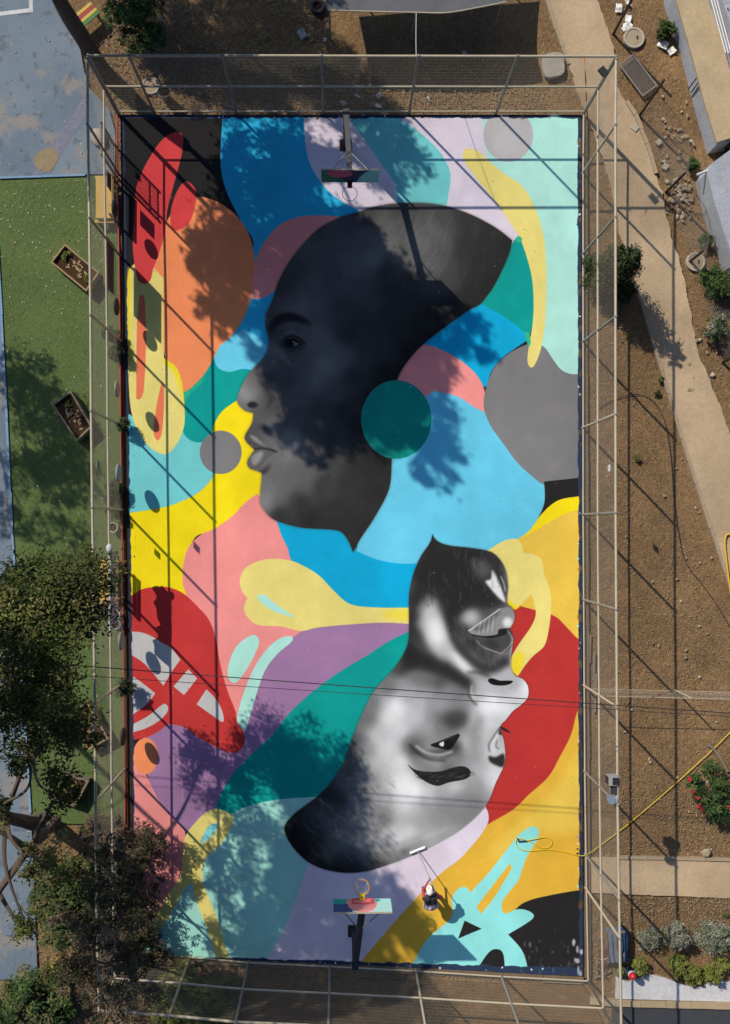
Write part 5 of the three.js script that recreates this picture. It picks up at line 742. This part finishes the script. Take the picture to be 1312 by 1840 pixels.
{ const p = at(995, 118, 0.1), t = thing('concrete_slab', 'pale broken concrete slab beside the path behind the tall fence', 'slab', V(p.x, 0, p.z), 0.1); const s = new THREE.Shape(smooth([[-0.3, -0.32], [0.05, -0.36], [0.3, -0.25], [0.34, 0.1], [0.28, 0.36], [-0.1, 0.4], [-0.33, 0.25]]).map(([a, b]) => new THREE.Vector2(a, b))); part(t, 'slab_body', new THREE.ExtrudeGeometry(s, { depth: 0.12, bevelSize: 0.03, bevelThickness: 0.03, bevelSegments: 2 }).rotateX(-Math.PI / 2), worn('#d2c6b0', 0.95, 0.8, 0.02)); }
function sheetOf(name, label, group, ix, iy, w, d, m, turn, lift = 0.03) { // crumpled scrap
  const g = new THREE.PlaneGeometry(w, d, 8, 8).rotateX(-Math.PI / 2), p = g.attributes.position, o = rr(0, 50); for (let i = 0; i < p.count; i++) { const x = p.getX(i), z = p.getZ(i); p.setXYZ(i, x * (1 + 0.25 * (vnoise(z * 12 + o, 3, 4096, 2) - 0.5)), 0.08 * vnoise(x * 9 + o, z * 9 + 40, 4096, 5), z * (1 + 0.3 * (vnoise(x * 12 + o, 9, 4096, 3) - 0.5))); }
  g.computeVertexNormals(); const q = at(ix, iy, lift), s = solo(name, g.rotateY(turn).translate(q.x, lift - 0.02, q.z), m, label, 'scrap', group); return s;
}
const paperMat = mat('#e4e0d8', 0.9, { side: THREE.DoubleSide });
for (const [x, y, w, d] of [[1112, 14, 0.22, 0.3], [1129, 33, 0.24, 0.2], [1128, 47, 0.26, 0.3], [1122, 52, 0.16, 0.16], [1191, 80, 0.26, 0.34], [1207, 91, 0.22, 0.28], [1128, 4, 0.12, 0.3]]) sheetOf('paper_scrap', 'crumpled white paper sheet on the dirt below the stucco wall', 'white papers on the dirt', x, y, w, d, paperMat, rr(0, 6));
for (const [x, y, w, d] of [[543, 61, 0.32, 0.26], [583, 71, 0.12, 0.12], [617, 186, 0.16, 0.16], [681, 172, 0.18, 0.2], [642, 173, 0.07, 0.18], [770, 178, 0.07, 0.2], [835, 97, 0.15, 0.2], [680, 190, 0.22, 0.12]]) sheetOf('litter_scrap', 'grey scrap of plastic on the shaded earth behind the tall fence', 'scraps behind the top fence', x, y, w, d, mat('#a3a19b', 0.9, { side: THREE.DoubleSide }), rr(0, 6));
{ const t = thing('caution_tape', 'torn orange and white tape hanging from the fence corner', 'tape'); const pts = [at(1050, 100, 4.05), at(1053, 150, 3.6), at(1055, 200, 2.7), at(1063, 235, 2.2), at(1072, 256, 2.02)], c = new THREE.CatmullRomCurve3(pts), pos = [], idx = []; for (let i = 0; i <= 30; i++) { const p = c.getPointAt(i / 30), w = 0.02, a = i * 0.5; pos.push(p.x - Math.cos(a) * w, p.y - Math.sin(a) * w * 0.4, p.z, p.x + Math.cos(a) * w, p.y + Math.sin(a) * w * 0.4, p.z + 0.02); if (i) idx.push(i * 2 - 2, i * 2 - 1, i * 2, i * 2, i * 2 - 1, i * 2 + 1); } const g = new THREE.BufferGeometry(); g.setAttribute('position', new THREE.Float32BufferAttribute(pos, 3)); g.setIndex(idx); g.computeVertexNormals(); part(t, 'tape_strip', g, mat('#d97b3a', 0.6, { side: THREE.DoubleSide })); }

// ---------------------------------------------------------------- right side
{ // raised house terrace in the top corner
  const h = 1.1, t = thing('stucco_house', 'grey rough stucco house with a sandy concrete terrace above the dirt slope', 'house');
  part(t, 'terrace_wall', slab(px([[1175, -90], [1197, 17], [1224, 97], [1247.6, 188], [1272, 276], [1320, 268], [1320, -90]]), h - 0.15, 1.3), M.stucco);
  part(t, 'terrace_slab', slab(px([[1192, -90], [1216, 0], [1241, 87], [1268, 188], [1289, 256], [1340, 240], [1340, -90]], h), h, 0.14, 0.02), M.ledge);
  part(t, 'lower_wall', slab(px([[1262, 318], [1268, 304], [1306, 276], [1420, 240], [1420, 560], [1312, 480], [1290, 420], [1274, 370]], 0.55), 1.0, 1.2), M.stucco);
  part(t, 'upper_wall', slab(px([[1262, -90], [1272, 0], [1298, 74], [1316, 145], [1330, 250], [1500, 250], [1500, -90]], 1.1), 1.9, 2.1), M.stucco);
  for (let i = 0; i < 3; i++) { const a = at(1273 + i * 5, -20, 1.5 + i * 0.25), b = at(1304 + i * 5, 95, 1.5 + i * 0.25); part(t, 'handrail', rod(a, b, 0.02, 8), M.paper); }
  for (let i = 0; i < 5; i++) { const k = i / 4, a = at(1274 + k * 30, -15 + k * 105, 1.1), b = at(1283 + k * 31, -18 + k * 105, 2.0); part(t, 'rail_post', rod(V(a.x, 1.05, a.z), V(a.x, 2.0, a.z), 0.018, 8), M.paper); }
  const w = part(t, 'window', box(0.06, 0.8, 0.9, at(1300, 285).x, 0.75, at(1300, 285).z, 0.3), mat('#15171a', 0.2)); for (let i = 0; i < 5; i++) part(w, 'window_bar', box(0.02, 0.8, 0.02, at(1300, 285).x - 0.05, 0.75, at(1300, 285).z - 0.35 + i * 0.17), M.paper);
  const v = part(t, 'vent_panel', box(0.05, 0.42, 0.62, at(1218, 38).x - 0.02, 0.62, at(1218, 38).z, 0.26), mat('#3a4454', 0.5)); part(v, 'vent_frame', box(0.06, 0.05, 0.7, at(1218, 38).x - 0.02, 0.86, at(1218, 38).z, 0.26), M.pipeGrey);
  part(t, 'bracket', [rod(at(1237, 160, 0.15), at(1252, 140, 0.9), 0.02, 6), rod(at(1242, 166, 0.15), at(1256, 147, 0.9), 0.02, 6)], M.black);
  const spout = at(1268, 306, 1.0); part(t, 'rain_spout', rod(spout.clone().add(V(0.35, -0.06, -0.12)), spout.clone().add(V(-0.25, -0.1, 0.12)), 0.045, 8), M.white);
}
{ // collapsed wire fence along the path
  const t = thing('collapsed_fence', 'collapsed wire fence with dark leaning posts and sagging mesh beside the path', 'fence');
  const bases = [[1103, 60], [1150, 207], [1198, 344], [1240, 470], [1300, 650]], hs = [2.5, 2.5, 1.7, 1.3, 1.2];
  bases.forEach(([x, y], i) => { const p = at(x, y); part(t, 'post', rod(V(p.x, -0.2, p.z), V(p.x + rr(-0.05, 0.05), hs[i], p.z + rr(-0.05, 0.05)), 0.045, 10), i === 2 ? worn('#4a2422', 0.7, 1, 0.001) : M.darkpost); });
  for (let i = 1; i < 4; i++) {
    const a = at(...bases[i]), b = at(...bases[i + 1]), d = b.clone().sub(a), L = d.length(), high = i === 1 ? 1.35 : 1.1; d.normalize(); const n = V(-d.z, 0, d.x).multiplyScalar(-1), o = i * 9;
    const P = (s, v) => { const k = Math.sin(Math.PI * s / L), lean = (0.25 + 0.75 * k) * v; return V(a.x + d.x * s + n.x * lean * 0.85, 0.05 + v * (1 - 0.75 * k) * 0.8 + 0.12 * vnoise(s * 2 + o, v * 3, 4096, 5), a.z + d.z * s + n.z * lean * 0.85); };
    const seg = []; for (const [p, q] of diamonds((s, v) => V(s, v, 0), L, high, 0.085)) { const N = 6; let last = P(p.x, p.y); for (let k = 1; k <= N; k++) { const c = P(p.x + (q.x - p.x) * k / N, p.y + (q.y - p.y) * k / N); seg.push([last, c]); last = c; } }
    part(t, 'sagging_mesh', wires(seg, 0.0024), M.wire).userData.kind = 'stuff';
    const top = []; for (let k = 0; k <= 10; k++) top.push(P(L * k / 10, high)); part(t, 'tension_wire', tube(top, 0.006, 30, 5), M.darkpost);
  }
}
{ // fallen mesh panel
  const c = at(1145, 137), t = thing('mesh_panel', 'grey rectangular mesh panel fallen flat on the dirt beside the path', 'panel', V(c.x, 0.05, c.z), -0.93);
  for (const s of [-1, 1]) { part(t, 'frame_bar', box(1.35, 0.03, 0.04, 0, 0.03 + s * 0.015, s * 0.3), M.pipeGrey); part(t, 'frame_bar', box(0.04, 0.03, 0.56, s * 0.655, 0.03, 0), M.pipeGrey); }
  part(t, 'panel_mesh', wires(diamonds((s, v) => V(s - 0.64, 0.035, v - 0.28), 1.28, 0.56, 0.045), 0.006), M.pipeGrey).userData.kind = 'stuff';
}
{ // one rock shape in a few variants
  const rocks = [0, 1, 2, 3].map((k) => { const g = new THREE.IcosahedronGeometry(0.5, 1), p = g.attributes.position, s = [[1, 0.6, 0.8], [1.2, 0.5, 0.7], [0.8, 0.55, 1.1], [1, 0.7, 1]][k]; for (let i = 0; i < p.count; i++) { const x = p.getX(i), y = p.getY(i), z = p.getZ(i), f = 0.72 + 0.56 * vnoise(x * 4 + 30 + k * 7, y * 4 + z * 3 + 30, 4096, 70 + k); p.setXYZ(i, x * f * s[0], y * f * s[1], z * f * s[2]); } g.computeVertexNormals(); return g; });
  const rm = [worn('#d8c09a', 0.95, 0.5, 0.02, { flatShading: true }), worn('#c4ac8a', 0.95, 0.5, 0.02, { flatShading: true }), worn('#ecdcc0', 0.95, 0.5, 0.02, { flatShading: true })];
  const spots = []; for (let i = 0; i < 86; i++) spots.push([1224 + gauss() * 26, 352 + gauss() * 40, rr(0.05, 0.17)]);
  for (let i = 0; i < 26; i++) spots.push([1210 + gauss() * 40, 240 + gauss() * 70, rr(0.07, 0.16)]);
  for (let i = 0; i < 22; i++) spots.push([1255 + gauss() * 30, 650 + gauss() * 60, rr(0.07, 0.18)]);
  for (let i = 0; i < 40; i++) spots.push([rr(1115, 1290), rr(800, 1530), rr(0.06, 0.12)]);
  for (const [x, y, s] of spots) { if (x > 1300 || (x > 1262 && y < 330)) continue; const p = at(x, y), o = solo('rock', rocks[Math.floor(rnd() * 4)], rm[Math.floor(rnd() * 3)], y < 800 ? 'pale limestone rock in the rubble along the collapsed fence' : 'small pale stone on the open dirt slope by the tall fence', 'rock', y < 800 ? 'rubble rocks' : 'stones on the slope'); o.position.set(p.x, s * 0.12 - 0.02, p.z); o.rotation.y = rr(0, 6.28); o.scale.setScalar(s); }
  const p = at(1267, 1531), o = solo('rock', rocks[3], rm[0], 'single rounded brown stone at the edge of the lower concrete path', 'rock'); o.position.set(p.x, 0.08, p.z); o.scale.setScalar(0.32);
}
// lamps and box on the top rail of the right fence
{ const z = at(1050, 1345).z, x = at(1049, 1345).x, t = thing('loudspeaker', 'grey box loudspeaker clamped on the tall fence rail above the dirt slope', 'loudspeaker', V(x, 0, z)); part(t, 'housing', box(0.28, 0.34, 0.26, -0.16, 3.95, 0.02), worn('#b9b4ab', 0.6, 0.5, 0.001)); part(t, 'grille', box(0.02, 0.3, 0.22, -0.312, 3.95, 0.02), M.black); part(t, 'lid', box(0.18, 0.02, 0.2, -0.1, 4.135, 0.02), M.black); part(t, 'clamp', box(0.1, 0.06, 0.3, 0.0, 4.05, 0.02), M.pipeGrey); }
for (const [y, label] of [[1363, 'small black floodlight on the fence rail next to the loudspeaker'], [1377, 'round grey floodlight on the fence rail farther from the loudspeaker']]) { const z = at(1050, y).z, x = at(1049, y).x, t = thing('floodlight', label, 'floodlight', V(x, 0, z)); part(t, 'lamp_body', y === 1377 ? new THREE.CylinderGeometry(0.14, 0.1, 0.1, 18).rotateZ(0.7).translate(-0.16, 3.95, 0) : box(0.2, 0.08, 0.22, -0.1, 3.96, 0, 0, 0, 0.5), y === 1377 ? mat('#6d7784', 0.5) : M.black); part(t, 'lamp_glass', y === 1377 ? new THREE.CylinderGeometry(0.12, 0.12, 0.015, 18).rotateZ(0.7).translate(-0.12, 4.0, 0) : box(0.17, 0.01, 0.19, -0.125, 3.915, 0, 0, 0, 0.5), mat('#8fa0ae', 0.15)); part(t, 'arm', rod(V(-0.02, 3.95, 0), V(-0.12, 3.95, 0), 0.02, 6), M.pipeGrey); }
{ const t = thing('floodlight', 'small dark floodlight on the corner post of the tall fence by the path', 'floodlight', at(1047, 208)); part(t, 'lamp_body', box(0.2, 0.1, 0.28, -0.22, 3.4, 0.1, 0.7), M.black); part(t, 'lamp_glass', box(0.17, 0.012, 0.24, -0.22, 3.34, 0.1, 0.7), mat('#9aa7b1', 0.15)); part(t, 'arm', rod(V(0, 3.4, 0), V(-0.2, 3.4, 0.08), 0.022, 6), M.pipeGrey); }
// corner of odds and ends by the lower gate post
{ const p = at(1139, 1757, 0.7), t = thing('fire_hydrant', 'small fire hydrant with a red dome cap at the edge of the white strip', 'fire hydrant', V(p.x, 0, p.z)); part(t, 'barrel', new THREE.CylinderGeometry(0.085, 0.1, 0.5, 16).translate(0, 0.25, 0), mat('#23303f', 0.5)); part(t, 'collar', new THREE.CylinderGeometry(0.12, 0.12, 0.1, 18).translate(0, 0.5, 0), mat('#d9d4cc', 0.6)); part(t, 'dome_cap', new THREE.SphereGeometry(0.12, 18, 10, 0, 6.283, 0, 1.6).scale(1, 1.35, 1).translate(0, 0.55, 0), mat('#cf2430', 0.35)); for (const s of [-1, 1]) part(t, 'outlet', rod(V(0, 0.36, 0), V(s * 0.16, 0.36, -0.05), 0.05, 10), mat('#5b7186', 0.4)); }
{ // folded tarpaulins over a low crate
  const c = at(1112, 1704, 0.45), t = thing('folded_tarpaulin', 'folded grey and blue tarpaulins heaped on a crate by the tall fence', 'tarpaulin', V(c.x, 0, c.z));
  part(t, 'crate', box(0.56, 0.4, 0.98, 0, 0.18, 0), M.woodGrey);
  for (const [x0, w, m, o] of [[-0.18, 0.36, mat('#5d6570', 0.9, { side: THREE.DoubleSide }), 3], [0.16, 0.32, mat('#27405f', 0.8, { side: THREE.DoubleSide }), 11]]) { const g = new THREE.PlaneGeometry(w + 0.04, 1.12, 28, 40).rotateX(-Math.PI / 2), p = g.attributes.position; for (let i = 0; i < p.count; i++) { const x = p.getX(i), z = p.getZ(i); p.setY(i, 0.42 + 0.05 * Math.sin(x * 38 + Math.sin(z * 3 + o) * 1.4 + o) * (0.4 + 0.6 * vnoise(z * 3 + o, x * 4 + 9, 4096, 3)) + 0.06 * vnoise(x * 6 + o, z * 4 + 40, 4096, 8) + (Math.abs(z) > 0.49 ? -0.3 : 0) + (o > 5 ? -0.03 : 0)); } g.computeVertexNormals(); part(t, o > 5 ? 'blue_sheet' : 'grey_sheet', g.translate(x0, 0, 0), m); }
}
{ const c = at(1088, 1722, 0.3), t = thing('rusty_drum', 'short rusty drum with a pale band lying among scrap by the tall fence', 'drum', V(c.x, 0.16, c.z), 0.4); part(t, 'drum_shell', new THREE.CylinderGeometry(0.15, 0.15, 0.42, 20).rotateX(Math.PI / 2), M.rust); part(t, 'band', new THREE.TorusGeometry(0.153, 0.02, 8, 24).translate(0, 0, 0.02), M.kerb); part(t, 'drum_lid', new THREE.CylinderGeometry(0.13, 0.13, 0.02, 18).rotateX(Math.PI / 2).translate(0, 0, 0.215), M.darkpost); }
for (let i = 0; i < 12; i++) { const c = at(rr(1068, 1092), rr(1712, 1752)), L = rr(0.2, 0.5), o = solo('timber_offcut', box(L, 0.035, 0.05), i % 2 ? M.woodGrey : M.bark, 'short dark timber offcut in the scrap heap beside the rusty drum', 'offcut', 'timber offcuts by the drum'); o.position.set(c.x, 0.05 + rr(0, 0.12), c.z); o.rotation.set(rr(-0.2, 0.2), rr(0, 6.28), rr(-0.2, 0.2)); }
for (const [a, b, w, label] of [[[1060, 1140], [1058, 1190], 0.09, 'grey timber plank lying against the tall fence above the low fence'], [[1070, 1210], [1068, 1280], 0.09, 'thin grey timber plank lying along the tall fence under the low fence'], [[975, 1762], [1046, 1766], 0.07, 'pale narrow plank lying at the foot of the lower fence corner']]) { const p = at(...a), q = at(...b), d = q.clone().sub(p); solo('plank', box(w, 0.04, d.length(), (p.x + q.x) / 2, 0.03, (p.z + q.z) / 2, Math.atan2(d.x, d.z)), M.woodGrey, label, 'plank'); }
solo('plank', [0, 1].map((i) => { const p = at(1068 + i * 5, 1172), q = at(1066 + i * 5, 1222), d = q.clone().sub(p); return box(0.05, 0.035, d.length(), (p.x + q.x) / 2, 0.05, (p.z + q.z) / 2, Math.atan2(d.x, d.z)); }).slice(0, 1), M.pipeGrey, 'grey metal bar lying on the dirt strip beside the court kerb', 'plank');
{ const c = at(1112, 840, 0.02); }
for (const [x, y, w] of [[1195, 300, 0.2], [1140, 230, 0.24], [1183, 256, 0.2]]) { const c = at(x, y), o = solo('broken_tile', box(w, 0.04, w * 0.85), M.concrete, 'flat pale square tile lying loose by the concrete path', 'tile', 'loose tiles by the path'); o.position.set(c.x, 0.04, c.z); o.rotation.y = rr(0, 3); }
// yellow planks in the overgrown corner
for (const [a, b] of [[[82, 1750], [110, 1716]], [[90, 1752], [114, 1722]], [[152, 1750], [172, 1712]]]) { const p = at(...a, 0.3), q = at(...b, 0.3), d = q.clone().sub(p); const o = thing('yellow_plank', 'broken yellow painted plank showing among the overgrown dry brush', 'plank', V((p.x + q.x) / 2, 0.3, (p.z + q.z) / 2), Math.atan2(d.x, d.z), 'broken yellow planks'); part(o, 'plank_board', box(0.1, 0.03, d.length(), 0, 0, 0), M.yellow); part(o, 'support_block', box(0.08, 0.3, 0.1, 0, -0.165, 0), M.woodGrey); }
{ const p = at(150, 30, 0.5), t = thing('painted_bench', 'slatted bench painted in yellow, red and green stripes behind the leaning trunk', 'bench', V(p.x, 0, p.z), -0.85); ['#e2c24e', '#c23a34', '#e2c24e', '#4f8a3f'].forEach((c, i) => part(t, 'seat_slat', box(0.11, 0.035, 1.0, -0.2 + i * 0.125, 0.45, 0), worn(c, 0.7, 0.8, 0.001))); for (const s of [-1, 1]) part(t, 'bench_end', box(0.5, 0.43, 0.06, 0, 0.21, s * 0.42), M.woodGrey); }

renderer.render(scene, camera);
